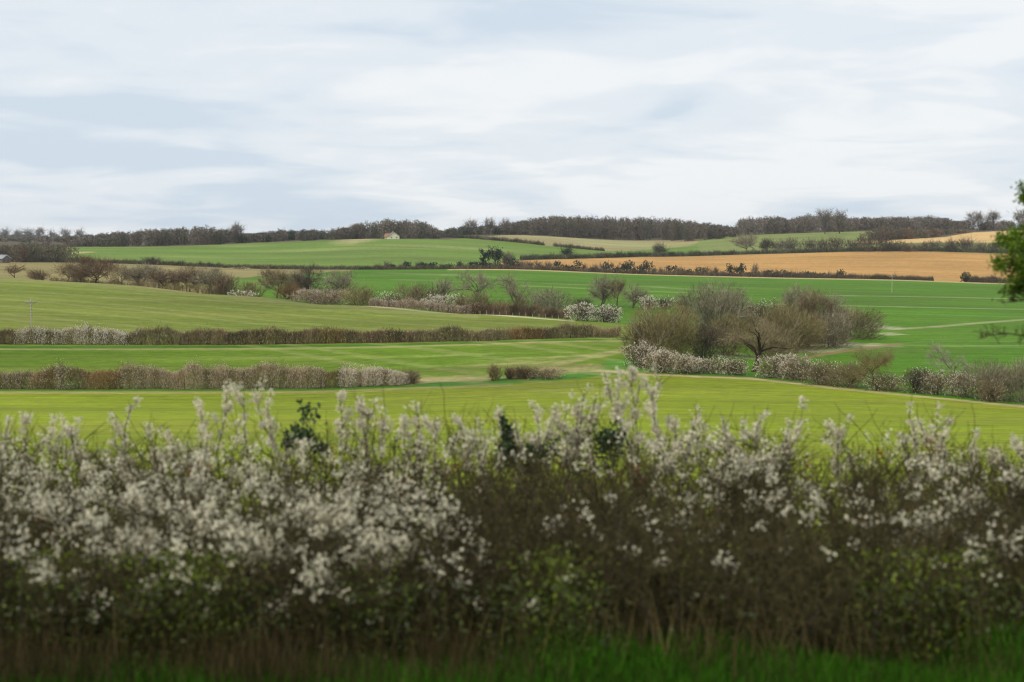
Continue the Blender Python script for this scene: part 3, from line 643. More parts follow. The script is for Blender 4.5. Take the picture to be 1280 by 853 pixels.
# ---- far hedges
hedge('hedge','thin dark distant hedge between straw grass and far green field', [(-60,692),(160,700),(320,700),(480,702)], [(-60,2.2),(480,1.8)], [(0,999,'dark')], [], seed=41, dens=2.2, width=3)
hedge('hedge','thin dark hedge dividing the bright field from shrubs and tan field', [(470,703),(640,703),(800,703),(962,703)], [(470,1.7),(962,2.0)], [(0,999,'dark')], [], seed=42, dens=2.2, width=3)
hedge('hedge','low clipped dark hedge below the tan field, right of the shrubs', [(955,703),(1060,703),(1166,703)], [(955,2.6),(1166,2.0)], [(0,999,'dark')], [], seed=43, dens=2.6, width=3)
hedge('hedge','short clipped dark hedge at far right below the tan field', [(1207,703),(1340,703)], [(1207,2.9),(1340,3.0)], [(0,999,'dark')], [], seed=44, dens=2.6, width=3)
hedge('hedge','dark hedge line crossing between far green and beige fields', [(480,float(ev(HB,480))),(540,float(ev(HB,540))),(620,float(ev(HB,620))),(680,float(ev(HB,680)))], [(480,2),(680,2.4)], [(0,999,'dark')], [], seed=45, dens=2.4, width=3)
hedge('hedge','short dark hedge piece on the beige slope right of the gap', [(692,float(ev(HB,692))),(755,float(ev(HB,755)))], [(690,2.6),(755,1.6)], [(0,999,'dark')], [], seed=46, dens=2.4, width=3)
hedge('hedge','low green brown hedge along the upper edge of the tan field', [(650,float(ev(B5,650))+6),(800,float(ev(B5,800))+6),(960,float(ev(B5,960))+6),(1120,float(ev(B5,1120))+6),(1340,float(ev(B5,1300))+6)], [(650,2.2),(960,2.6),(1340,3.4)], [(0,999,'woodg')], [], seed=47, dens=1.9, width=4)
rg = np.random.default_rng(9)
def small(u, vt, W, D, kd, leafy, name, label, cat, group, cov=2.4): bush(name, label, cat, u, vt, W, D, kd, cov, group=group, leafy=leafy, stems=False)
u = 472
while u < 1056:
    e = rg.random() < (.75 if u < 640 else .5); base = float(np.interp(u, [470,640,800,960,1056], [336,336.5,342.5,346.5,348]))
    big = rg.uniform(5, 9) if u < 640 else rg.uniform(5, 17) if u < 960 else rg.uniform(5, 11)
    if e: small(u, base-big, rg.uniform(7, 13), 706+rg.uniform(0, 5), 'ever', True, 'evergreen_shrub', 'small dark evergreen shrub in the line below the tan field', 'shrub', 'dark shrubs below the tan field', 2.4)
    else: small(u, base-big, rg.uniform(6, 12), 706+rg.uniform(0, 5), 'wood', False, 'shrub', 'small bare brown shrub in the line below the tan field', 'shrub', 'bare shrubs below the tan field', 1.7)
    u += rg.uniform(5, 12)
T('conifer_tree','dark narrow evergreen left of the pair on the shrub line','tree',607,311,10,735,'ever',2.5,leafy=1,multi=1,nl=8)
T('holly_tree','dark ragged evergreen, tallest in the shrub line','tree',620,308,18,735,'ever',2.2,leafy=1,multi=2,nl=8)
Bu('shrub','rounded dark tree right of the tallest ragged evergreen','shrub',634,315,16,735,'wood',2.6)
Bu('shrub','small dark evergreen at the gateway in the clipped hedge','shrub',1207,341,10,703,'ever',2.6,leafy=True)
Bu('shrub','dark bushes standing on the thin distant hedge at left','shrub',190,321,22,706,'dark',2.8)
Bu('shrub','lower dark bush beside the bushes on the distant hedge','shrub',208,326,18,704,'dark',2.6)
Bu('shrub','single small dark bush on the distant hedge at left','shrub',227,327,9,704,'dark',2.6)
Bu('shrub','red brown thicket on the distant hedge above the widest oak','shrub',105,320,26,700,'red',2.6)
Bu('shrub','dark red clump on the distant hedge right of centre left','shrub',332,333,18,698,'red',2.6)
Bu('shrub','white speckled low bush on the distant hedge near left trees','shrub',301,336,18,690,'brown',2.0,bl=.5)
T('oak_tree','rounded dark tree rising above the upper edge of tan field','tree',823,307,13,dor(823,321,850)+8,'woodg',2.6,nl=8)
T('oak_tree','small pointed dark tree at the left upper edge of tan field','tree',710,312,12,dor(710,324,850)+8,'ever',2.6,nl=8)
T('oak_tree','greyish tree with dark ivy trunk left of the far row','tree',934,293,24,dor(934,318,850)+10,'grey',1.6,nl=9)
T('oak_tree','dark tree second in the row above the tan field','tree',958,300,16,dor(958,317,850)+10,'dark',2.2,nl=9)
i = 0
for u, vt, W, kd in [(975,299,18,'haz'),(992,297,20,'wood'),(1012,298,18,'wood'),(1028,299,20,'wood'),(1046,296,24,'wood'),(1066,298,18,'wood'),(1082,291,20,'wood'),(1100,288,22,'wood'),(1118,300,24,'woodg'),(1134,303,22,'wood'),
                     (1152,302,18,'wood'),(1170,300,22,'wood'),(1188,298,20,'wood'),(1206,296,24,'wood'),(1224,303,20,'wood'),(1242,303,18,'wood'),(1262,304,22,'wood'),(1284,303,24,'wood')]:
    small(u, vt, W, dor(u, 316, 850)+9+(i%3)*3, kd, False, 'tree', 'bare grey brown tree in the row along the top of the tan field', 'tree', 'bare trees above the tan field', 2.2); i += 1
for u in range(655, 925, 13):
    small(u+rg.uniform(-4, 4), float(np.interp(u, [650,800,920],[320,316.5,315]))+rg.uniform(-2, 1.5), rg.uniform(9, 16), float(ev(B5, u))+9, 'ever' if rg.random() < .6 else 'wood', False, 'shrub', 'low dark shrub along the upper left edge of the tan field', 'shrub', 'shrubs above the tan field', 2.4)
# scrub band between tan fields on the right
wood('belt of brown scrub and trees between the two tan fields on the right', [(1085,287),(1100,281),(1130,283),(1160,284),(1205,288)], [(1088,float(ev(TL,1088))+4),(1150,float(ev(TL,1150))+4),(1205,float(ev(TL,1205))+4)], 40, 50, ['wood','woodg','wood','red'], 55, cw=20)

# ---- woods on the ridge
wood('dark brown wood at the far left edge below the ridge', [(-120,300),(0,304),(40,300),(90,301)], [(-120,640),(90,690)], 60, 46, ['wood','wood','woodg','red'], 61, cw=26, nbl=620)
wood('bluish distant ridge wood along the left horizon', [(-200,297),(0,297),(60,296.5),(100,294),(150,288),(180,286),(230,283)], [(-200,1250),(230,1150)], 450, 230, ['wood','wood','woodg','haz'], 62, cw=11, nbl=190)
wood('faint blue grey tree covered ridge farthest away at the left horizon', [(-200,293),(0,292.5),(60,293),(100,292.5),(160,293),(330,292)], [(-200,2500),(330,2500)], 500, 170, ['wood','haz','woodg'], 70, cw=9, nbl=120)
wood('brown wood standing above the far green field, left centre', [(85,298),(140,293),(180,288),(225,283),(258,280),(275,285),(285,290)], [(85,940),(290,990)], 70, 90, ['wood','wood','haz','woodg'], 63, cw=16, nbl=330)
wood('pair of tall round trees and low wood left of centre', [(272,284),(296,284),(300,292),(330,290),(345,286),(400,286),(440,282)], [(272,1005),(440,1020)], 90, 100, ['wood','haz','woodg','wood','ever'], 64, cw=14, nbl=280)
wood('taller wood on the ridge behind the small white house', [(436,281),(455,275),(480,272),(520,273),(538,278),(548,289)], [(436,1025),(548,1035)], 80, 80, ['wood','wood','haz','woodg'], 65, cw=16, nbl=340)
wood('thin line of distant trees in the dip right of house wood', [(540,288),(565,285),(575,280),(590,283),(610,279),(625,281),(640,279)], [(540,1170),(640,1180)], 80, 60, ['wood','woodg','haz','ever'], 66, cw=12, nbl=240)
wood('long dark rounded wood on the central ridge', [(630,280),(660,272),(680,268),(760,269),(800,269),(850,273),(900,280),(925,284)], [(630,1165),(800,1195),(860,1130),(925,1150)], 170, 330, ['wood','wood','wood','woodg'], 67, cw=16, nbl=330)
wood('paler grey wood on the ridge right of centre', [(922,272),(940,268),(960,268),(985,272),(1010,266),(1040,267),(1060,270),(1090,270),(1160,269),(1185,272),(1200,277)], [(922,1190),(1200,1215)], 130, 240, ['haz','haz','wood','wood'], 68, cw=16, nbl=300)
wood('open line of bare trees on the skyline at far right', [(1185,276),(1210,272),(1235,276),(1260,274),(1290,270),(1420,272)], [(1185,1140),(1420,1140)], 80, 75, ['haz','wood','wood'], 69, cw=15, nbl=200)
for u, vt, W in [(8,288,9),(24,290,8),(38,289,10),(52,287,9),(66,291,7),(83,288,9),(102,289,8),(590,276,12),(612,274,12),(630,275,12),(1214,266,18),(1240,266,14),(1276,264,18),(296,281,14),(1030,263,16),(1048,263,14)]:
    T('ash_tree','bare tree standing up above the skyline woods','tree',u,vt,W,1160 if u > 500 else (2450 if u < 120 else 1010),'haz',1.4,tf=.3,nl=7,group='bare trees rising above the woods')

# ---- house and barn
def gabled(name, label, u, vb, D, w, d, hw_, hr, wall, roofc, chim=True, rot=0.):
    p = at(u, D); t = thing(name, p, label, 'house' if name == 'house' else 'barn'); t.rotation_euler = (0, 0, rot)
    mb = MB(); a, b = w/2, d/2
    mb.add([(-a,-b,-1),(a,-b,-1),(a,-b,hw_),(0,-b,hr),(-a,-b,hw_)], [(0,1,2,3,4)], wall); mb.add([(-a,b,-1),(a,b,-1),(a,b,hw_),(0,b,hr),(-a,b,hw_)], [(4,3,2,1,0)], wall)
    mb.add([(-a,-b,-1),(-a,b,-1),(-a,b,hw_),(-a,-b,hw_)], [(0,3,2,1)], wall); mb.add([(a,-b,-1),(a,b,-1),(a,b,hw_),(a,-b,hw_)], [(0,1,2,3)], wall)
    mb.obj('wall', M_PLAIN, t)
    mb = MB(); e = .4
    for s in (-1, 1):
        k = (hr-hw_)/a
        V = [(0,-b-e,hr+.05),(0,b+e,hr+.05),(s*(a+e),b+e,hw_-k*e+.05),(s*(a+e),-b-e,hw_-k*e+.05)]; V2 = [(x, y, z+.25) for x, y, z in V]
        mb.add(V+V2, [(0,1,2,3),(4,5,6,7),(0,1,5,4),(1,2,6,5),(2,3,7,6),(3,0,4,7)], roofc)
    r = mb.obj('roof', M_PLAIN, t)
    if chim:
        mb = MB(); mb.box(-.35, .35, b*.2, b*.2+.7, hr-.5, hr+.9, (.35,.2,.13)); mb.obj('chimney', M_PLAIN, r)
    for x, z in ((-w*.24, .6), (w*.24, .6)):
        mb = MB(); mb.box(x-.35, x+.35, -b-.04, -b-.003, z, z+.9, (.05,.06,.07)); mb.obj('window', M_PLAIN, t)
    return t
gabled('house','small white gabled house with red brown roof in front of the wood', 492, 299, 1003, 7.5, 7, 2.0, 4.8, (.66,.62,.50), (.24,.17,.12), True, .25)
gabled('house','long low cottage end with reddish roof left of the white gable', 486.5, 299, 1010, 4, 5, 1.6, 3.6, (.50,.42,.30), (.30,.17,.10), False, 1.2)
gabled('barn','pale roofed barn cut by the left edge among dark trees', -6, 321, 636, 6, 12, 2.0, 3.4, (.16,.14,.12), (.40,.42,.45), False, 1.3)

# ------------------------------------------------------------------ near hedge
SKY = [(-200,536),(0,540),(60,548),(130,552),(200,552),(240,532),(280,514),(320,516),(352,545),(395,545),(430,518),(480,516),(530,518),(560,542),(600,534),(640,540),(680,524),(720,510),(760,500),(800,500),(838,506),(860,526),(900,524),(940,530),(1000,526),(1060,553),(1110,548),(1140,534),(1190,532),(1225,548),(1250,572),(1280,582),(1480,590)]
def zenv(X, Y):
    u = 640 + F*X/Y; s = np.interp(u, [p[0] for p in SKY], [p[1] for p in SKY])
    r = np.where(Y < 11.2, np.interp(Y, [8.9, 9.5, 10.3, 11.2], [835, 770, 690, 640]), np.where(Y < 13.5, 640 + (600-640)*(Y-11.2)/2.3, 600 + (s-600)*np.clip((Y-13.5)/2.0, 0, 1)))
    return ray(u, r + np.where(Y > 13.5, 6*np.clip((Y-13.5)/2, 0, 1), 0))[1]*Y
def fdens(u, v, seed=0):                         # how thick the blossom is over the hedge as it grows in the place
    g = lambda cu, cv, su, sv: np.exp(-((u-cu)/su)**2 - ((v-cv)/sv)**2)
    d = .08 + 1.0*g(60,600,190,70) + .95*g(300,640,170,75) + .9*g(480,660,110,75) + .55*g(180,690,200,60) + .9*g(480,535,130,28) + .6*g(620,550,140,22) + .8*g(300,535,70,30)
    d += 1.1*g(770,530,120,36) + 1.1*g(900,560,130,30) + .35*g(990,625,150,45) + .75*g(1180,548,110,30) + .35*g(1150,650,140,45) + .3*g(740,650,100,30) + .35*g(1270,640,60,60) + .25*g(120,760,200,40)
    d -= .35*g(640,630,120,50) + .25*g(1100,600,60,14)
    d *= np.interp(v, [470, 600, 680, 780, 840], [1, .85, .62, .12, 0])*np.interp(u, [500, 700, 1280], [1, .8, .72])
    return np.clip(d, 0, 1.3)
rgn = np.random.default_rng(100)
def flowers(mb, P, rng, per=12, sp=.033, sz=.0132):
    n = len(P)
    if n == 0: return
    Q = np.repeat(P, per, 0) + rng.normal(size=(n*per, 3))*sp; m = len(Q)
    N = nrm(rng.normal(size=(m, 3)) + [0, -.3, .5]); a = nrm(np.cross(N, rng.normal(size=(m, 3)))); b = np.cross(N, a)
    ang = np.arange(5)/5*6.283; R_ = rng.uniform(.7, 1.3, (m, 1, 1))*sz
    ring = Q[:, None] + (a[:, None]*np.cos(ang)[None, :, None] + b[:, None]*np.sin(ang)[None, :, None])*R_ 
    V = np.concatenate([Q[:, None] - N[:, None]*sz*.45, ring], 1)
    i = np.arange(5); Fc = np.stack([np.zeros(5, int), 1+i, 1+(i+1) % 5], 1)
    col = np.repeat(np.array([.97,.885,.715])*rng.uniform(.75, 1.03, (m, 1)), 6, 0).reshape(m, 6, 3).copy(); col[:, 0] = (.50,.52,.28)
    mb.add(V.reshape(-1, 3), (Fc[None] + (np.arange(m)*6)[:, None, None]).reshape(-1, 3), col.reshape(-1, 3))
def near_bush(label, cx, cy, rad, seed, green=.0, group=None, tall=(), nst=26, orange=.0):
    rng = np.random.default_rng(seed); p = np.array([cx, cy, float(zterr(cx, cy))]); t = thing('blackthorn_bush', p, label, 'bush', group)
    base = np.zeros((nst, 3)); a = rng.random(nst)*6.28; rr = rad*.75*np.sqrt(rng.random(nst)); base[:, 0] = np.cos(a)*rr; base[:, 1] = np.sin(a)*rr
    base += p; base[:, 2] = zterr(base[:, 0], base[:, 1]) - .05
    d = np.stack([np.cos(a)*.45*rr/rad, np.sin(a)*.45*rr/rad, np.ones(nst)], 1) + rng.normal(size=(nst, 3))*.12
    Ht = np.maximum(zenv(base[:, 0], base[:, 1]) - base[:, 2], .7)
    g = grow(base, d, Ht*rng.uniform(.9, 1.12, nst), 7, .12, .06, rng)
    tl = []
    for (u, v, D) in tall:
        kx, kz = ray(u, v); tip = np.array([kx*D, D, kz*D]); b0 = np.array([tip[0]+rng.normal()*.38, D+rng.normal()*.2, 0]); b0[2] = zterr(b0[0], b0[1])
        q = np.linspace(0, 1, 8)[:, None]; pts = b0*(1-q) + tip*q; pts[1:-1] += rng.normal(size=(6, 3))*.03; tl.append(pts)
    if tl: g = np.concatenate([g, np.array(tl)], 0)
    ntall = len(tl)
    bark = lambda n: np.array([.04,.034,.014]) + rng.random((n, 1))*np.array([.065,.055,.023])
    mb0 = MB(); segs(mb0, g, .014, .004, np.array([.08,.06,.048]), 6)
    def clip(P, dd, slack=.05):
        ok = P[:, 2] < zenv(P[:, 0], P[:, 1]) + slack + rng.exponential(.05, len(P)); return P[ok], dd[ok]
    P, dd = pick(g[:nst], nst*11, rng, .12, 1.); P, dd = clip(P, dd)
    az = rng.random(len(P))*6.28; out = np.stack([np.cos(az), np.sin(az), rng.uniform(-.1, .9, len(P))], 1)
    g2 = grow(P, dd*.5 + out*.8, rng.uniform(.3, .75, len(P)), 5, .18, .05, rng)
    if ntall:
        P, dd = pick(g[nst:], ntall*12, rng, .55, .99); az = rng.random(len(P))*6.28
        g2t = grow(P, dd*.9 + np.stack([np.cos(az), np.sin(az), 0*az], 1)*.6, rng.uniform(.06, .32, len(P)), 5, .12, .1, rng)
    P, dd = pick(g2, len(g2)*7, rng, .1, 1.); P, dd = clip(P, dd, .1)
    g3 = grow(P, dd*.5 + rng.normal(size=(len(P), 3))*.6 + [0, 0, .2], rng.uniform(.12, .34, len(P)), 3, .2, .06, rng)
    mb = mb0; segs(mb, g2, .0045, .0022, np.array([.042,.036,.018]), 4); segs(mb, g3, .0026, .0013, np.array([.064,.053,.024])*rng.uniform(.6, 1.4), 3)
    if ntall: segs(mb, g2t, .0035, .0018, np.array([.07,.055,.042]), 4)
    ns = len(g3)*3; P, dd = pick(g3, ns, rng, .05, 1.); mb.blades(P, dd*.4 + rng.normal(size=(ns, 3))*.7, rng.uniform(.03, .10, ns), .0045, bark(ns)*1.5, rng)
    mb.shift(-p).obj('branches', M_BARK, t)
    # blossom along the twigs
    n = len(g3)*2; Pf, _ = pick(g3, n, rng, .1, 1.); P2, _ = pick(g2, len(g2)*3, rng, .3, 1.); Pf = np.concatenate([Pf, P2])
    u, v = project(Pf[:, 0], Pf[:, 1], Pf[:, 2]); top = zenv(Pf[:, 0], Pf[:, 1]) - Pf[:, 2]
    clump = .02 + 1.15*np.sin(Pf[:, 0]*6+seed)*np.sin(Pf[:, 2]*8+Pf[:, 1]*5) + .8*np.sin(Pf[:, 0]*19)*np.sin(Pf[:, 1]*17+Pf[:, 2]*13)
    pr = fdens(u, v)*np.clip(clump, 0.02, 1.3)*np.clip(1.15 - top*1.2, .08, 1)*np.where(top < .12, .48, .15)
    Pf = Pf[rng.random(len(Pf)) < pr]
    mb = MB(); flowers(mb, Pf, rng)
    if ntall:
        P, _ = pick(g2t[rng.random(len(g2t)) < .6], ntall*75, rng, .25, 1.); P = P[np.sin(P[:, 2]*31+P[:, 0]*23) > -.45]; flowers(mb, P, rng, 6, .021, .0135); P, _ = pick(g[nst:], ntall*22, rng, .72, 1.); flowers(mb, P, rng, 5, .02, .013)
    mb.shift(-p).obj('blossom', M_PETAL, t)
    m = int(len(g3)*green)
    if m:
        P, dd = pick(g3, m, rng, .1, 1.); top = zenv(P[:, 0], P[:, 1]) - P[:, 2]; P = P[top > .02*rng.random(len(P))]; m = len(P)
        mb = MB(); mb.leaves(P, rng.normal(size=(m, 3))+[0, 0, .2], rng.uniform(.02, .05, m), rng.uniform(.012, .028, m), np.array([.028,.030,.008])+rng.random((m, 1))**2*np.array([.07,.085,.012]), rng)
        mb.shift(-p).obj('leaves', M_LEAF, t)
    m = int(len(g3)*orange)
    if m:
        P, dd = pick(g3, m, rng, .1, 1.); P = P[rng.integers(0, max(m//12, 1), m)] + rng.normal(size=(m, 3))*.05; mb = MB()
        mb.leaves(P, rng.normal(size=(m, 3)), .045, .03, np.array([.30,.09,.02])*rng.uniform(.6, 1.2, (m, 1)), rng); lf = mb.shift(-p).obj('dead_leaves', M_LEAF, t)
    return t
back = [(-6.5,'back row bush outside the left edge of the photo',()),
        (-4.8,'flowering bush at the back left corner with small upright sprigs',[(9,512,14.4),(30,516,14.5),(50,527,14.6),(86,523,14.6)]),
        (-3.3,'back row bush left with two bare upright stalks above it',[(163,503,14.6),(180,528,14.5),(140,545,14.4),(208,526,14.6)]),
        (-1.95,'back row bush with the left cluster of tall white shoots',[(248,508,14.6),(281,484,14.8),(318,489,14.8),(300,497,14.6),(330,505,14.5),(262,530,14.4),(355,545,14.5)]),
        (-.7,'back row bush with pale shoots right of the dark ivy clump',[(425,494,14.8),(452,496,14.7),(465,508,14.7),(524,499,14.8),(480,515,14.6),(540,520,14.6),(505,512,14.5)]),
        (.55,'back row bush with short mixed shoots at the photo centre',[(575,508,14.7),(600,520,14.6),(640,518,14.6),(672,508,14.6),(690,500,14.5),(625,522,14.8)]),
        (1.8,'back row bush with the tallest white shoots, right of centre',[(759,468,14.6),(787,472,14.8),(800,480,14.8),(825,474,14.8),(734,489,14.7),(722,500,14.6),(748,493,14.6),(776,498,14.7),(812,492,14.5),(845,515,14.6),(700,512,14.5)]),
        (3.1,'back row bush thick with cream blossom, right of the tallest shoots',[(873,517,14.6),(905,515,14.7),(925,518,14.6),(985,518,14.5),(1000,517,14.7),(1045,528,14.7),(950,522,14.6)]),
        (4.45,'back row bush with the right hand cluster of tangled shoots',[(1118,530,14.6),(1140,522,14.7),(1165,522,14.8),(1190,520,14.8),(1215,545,14.6),(1232,548,14.6),(1150,512,14.6),(1178,528,14.5)]),
        (5.7,'back row bush at the right edge, lower with greenish blossom',[(1250,556,14.6),(1275,558,14.6)]),
        (7.1,'back row bush outside the right edge of the photo',())]
for i, (x, lb, tl) in enumerate(back):
    tl = [(u_+rgn.uniform(-5, 5), v_ + (rgn.uniform(0, 14) if v_ > 498 else 0), D_) for (u_, v_, D_) in tl]
    near_bush(lb, x, 14.3, 1.05, 200+i, green=.35 if i not in (8, 9) else .6, tall=tl, nst=30, orange=.03)
mid = ['inner bush beyond the left edge','inner bush at left packed with white blossom','inner bush left of centre with thick white blossom','inner bush below the dark ivy clump',
       'inner brown twiggy bush below the photo centre','inner brown bush with scattered single flowers, right of centre','inner bush with cream blossom band on its crown','inner bush with dark green leaves at right','inner bush beyond the right edge']
for i, lb in enumerate(mid):
    near_bush(lb, -5.4 + i*1.36, 12.6, 1.0, 300+i, green=(.4,.4,.4,.5,.25,.3,.6,.9,.7)[i], nst=24, orange=.02)
front = ['front bush beyond the left edge','leftmost front bush, white flowering over dark green base','front bush left of centre with large loose white sprays','front bush with lowest hanging white sprays left of brown gap',
         'front bare brown bush in the middle with almost no flowers','front bush of dark brown twigs right of the middle','front bush with dark green ivy leaves, few white flowers','rightmost front bush speckled with small dull flowers','front bush beyond the right edge']
for i, lb in enumerate(front):
    near_bush(lb, -4.6 + i*1.15, 10.35, 1.0, 400+i, green=(.5,.6,.5,.5,.2,.35,1.0,.8,.6)[i], nst=30)
# ivy clumps
def ivy(label, u, vt, W, D, seed):
    rng = np.random.default_rng(seed); p = at(u, D); kx, kz = ray(u, vt); H = kz*D - p[2]; w = W*D/F
    t = thing('ivy', p, label, 'ivy'); n = 520
    sc_ = rng.integers(0, 7, n); cc = rng.normal(size=(7, 3))*np.array([w*.28, w*.28, .11]); P = cc[sc_] + rng.normal(size=(n, 3))*np.array([w*.13, w*.13, .055]) + [0, 0, H-.26]
    mb = MB(); mb.leaves(P, rng.normal(size=(n, 3))+[0, -.2, .1], rng.uniform(.03, .055, n), rng.uniform(.03, .045, n), np.array([.012,.028,.010])+rng.random((n, 1))*np.array([.03,.055,.02]), rng); mb.obj('leaves', M_LEAF, t)
    g = grow(np.zeros((4, 3)), np.tile([[0, 0, 1.]], (4, 1)), H, 6, .07, 0, rng); mb = MB(); segs(mb, g, .009, .004, np.array([.06,.05,.035]), 5); mb.obj('stems', M_BARK, t)
ivy('dark glossy ivy clump between left tall shoots and pale shoots', 385, 521, 56, 14.7, 1)
ivy('narrow dark ivy sprig sticking up at the photo centre', 636, 522, 22, 14.7, 2)
ivy('dark ivy under the tallest white shoots', 762, 532, 46, 14.4, 3)
ivy('small dark ivy tuft left of the tallest shoots', 668, 543, 30, 14.5, 4)
# undergrowth and verge
def scatter(name, label, cat, n, y0, y1, hgt, wd, cols, seed, xr=8.2, leaf=False, zoff=(0, 0), clump=0, mound=False, left=False):
    rng = np.random.default_rng(seed); x = rng.uniform(-xr, xr, n); y = rng.uniform(y0, y1, n)
    if clump:
        keep = (np.sin(x*2.3+1)+np.sin(x*5.1)+np.sin(y*3+x))/2 + rng.normal(size=n)*.4 > clump; x, y = x[keep], y[keep]; n = len(x)
    if left: kp = rng.random(n) < np.clip((.8 - x)/2.0, .15, 1)*(.6+.4*np.sin(x*4.1+y*3)); x, y = x[kp], y[kp]; n = len(x)
    z = zterr(x, y) + rng.uniform(zoff[0], zoff[1], n)
    if mound:
        mm = np.clip(.45+.4*np.sin(x*1.9+.5)+.35*np.sin(x*4.3+y*2), 0, 1)*np.clip(.5+x*.35, .0, 1); z = z + rng.random(n)*mm*.28*np.clip((y-8.4)/1.0, 0, 1)
    P = np.stack([x, y, z], 1)
    c0, c1 = np.array(cols[0]), np.array(cols[1]); col = c0 + (c1-c0)*rng.random((n, 1)); mb = MB()
    if leaf: mb.leaves(P, rng.normal(size=(n, 3))+[0, 0, .5], rng.uniform(*hgt, n), wd*rng.uniform(.6, 1.2, n), col, rng)
    else: mb.blades(P, np.stack([rng.normal(size=n)*.25, rng.normal(size=n)*.25, np.ones(n)], 1), rng.uniform(*hgt, n), wd, col, rng)
    o = mb.obj(name, M_LEAF if leaf else M_TWIG); tag(o, label, cat, kind='stuff')
scatter('grass', 'short green grass on the verge before the near hedge', 'grass', 80000, 7.0, 10.2, (.03,.16), .012, ((.014,.045,.002),(.05,.15,.006)), 501, 5.5, mound=True)
scatter('dry_stalks', 'dead brown stalks and bramble in front of the hedge at left', 'undergrowth', 22000, 8.5, 9.8, (.08,.42), .009, ((.02,.018,.006),(.09,.065,.028)), 505, 5.5, left=True)
scatter('undergrowth', 'dry brown stalks standing among the hedge stems', 'undergrowth', 13000, 9.3, 13.0, (.2,.75), .011, ((.035,.028,.010),(.16,.125,.05)), 502)
scatter('field_glimpse_leaves', 'lime green leaf clumps standing in for field glimpsed through the near hedge', 'field_glimpse_leaves', 60000, 9.3, 10.9, (.02,.05), .016, ((.05,.08,.005),(.20,.26,.012)), 506, 5.5, leaf=True, zoff=(0, .8), clump=.55)  # leaf clumps added in place of the bright field showing through hedge gaps
scatter('nettles', 'green leafy undergrowth at the foot of the near hedge', 'undergrowth', 90000, 9.2, 12.0, (.02,.055), .025, ((.02,.034,.005),(.07,.095,.012)), 503, leaf=True, zoff=(.0,.6), clump=-.1)
scatter('grass', 'longer field grass behind the near hedge', 'grass', 20000, 15.3, 18.5, (.1,.35), .012, ((.08,.16,.012),(.2,.3,.03)), 504)

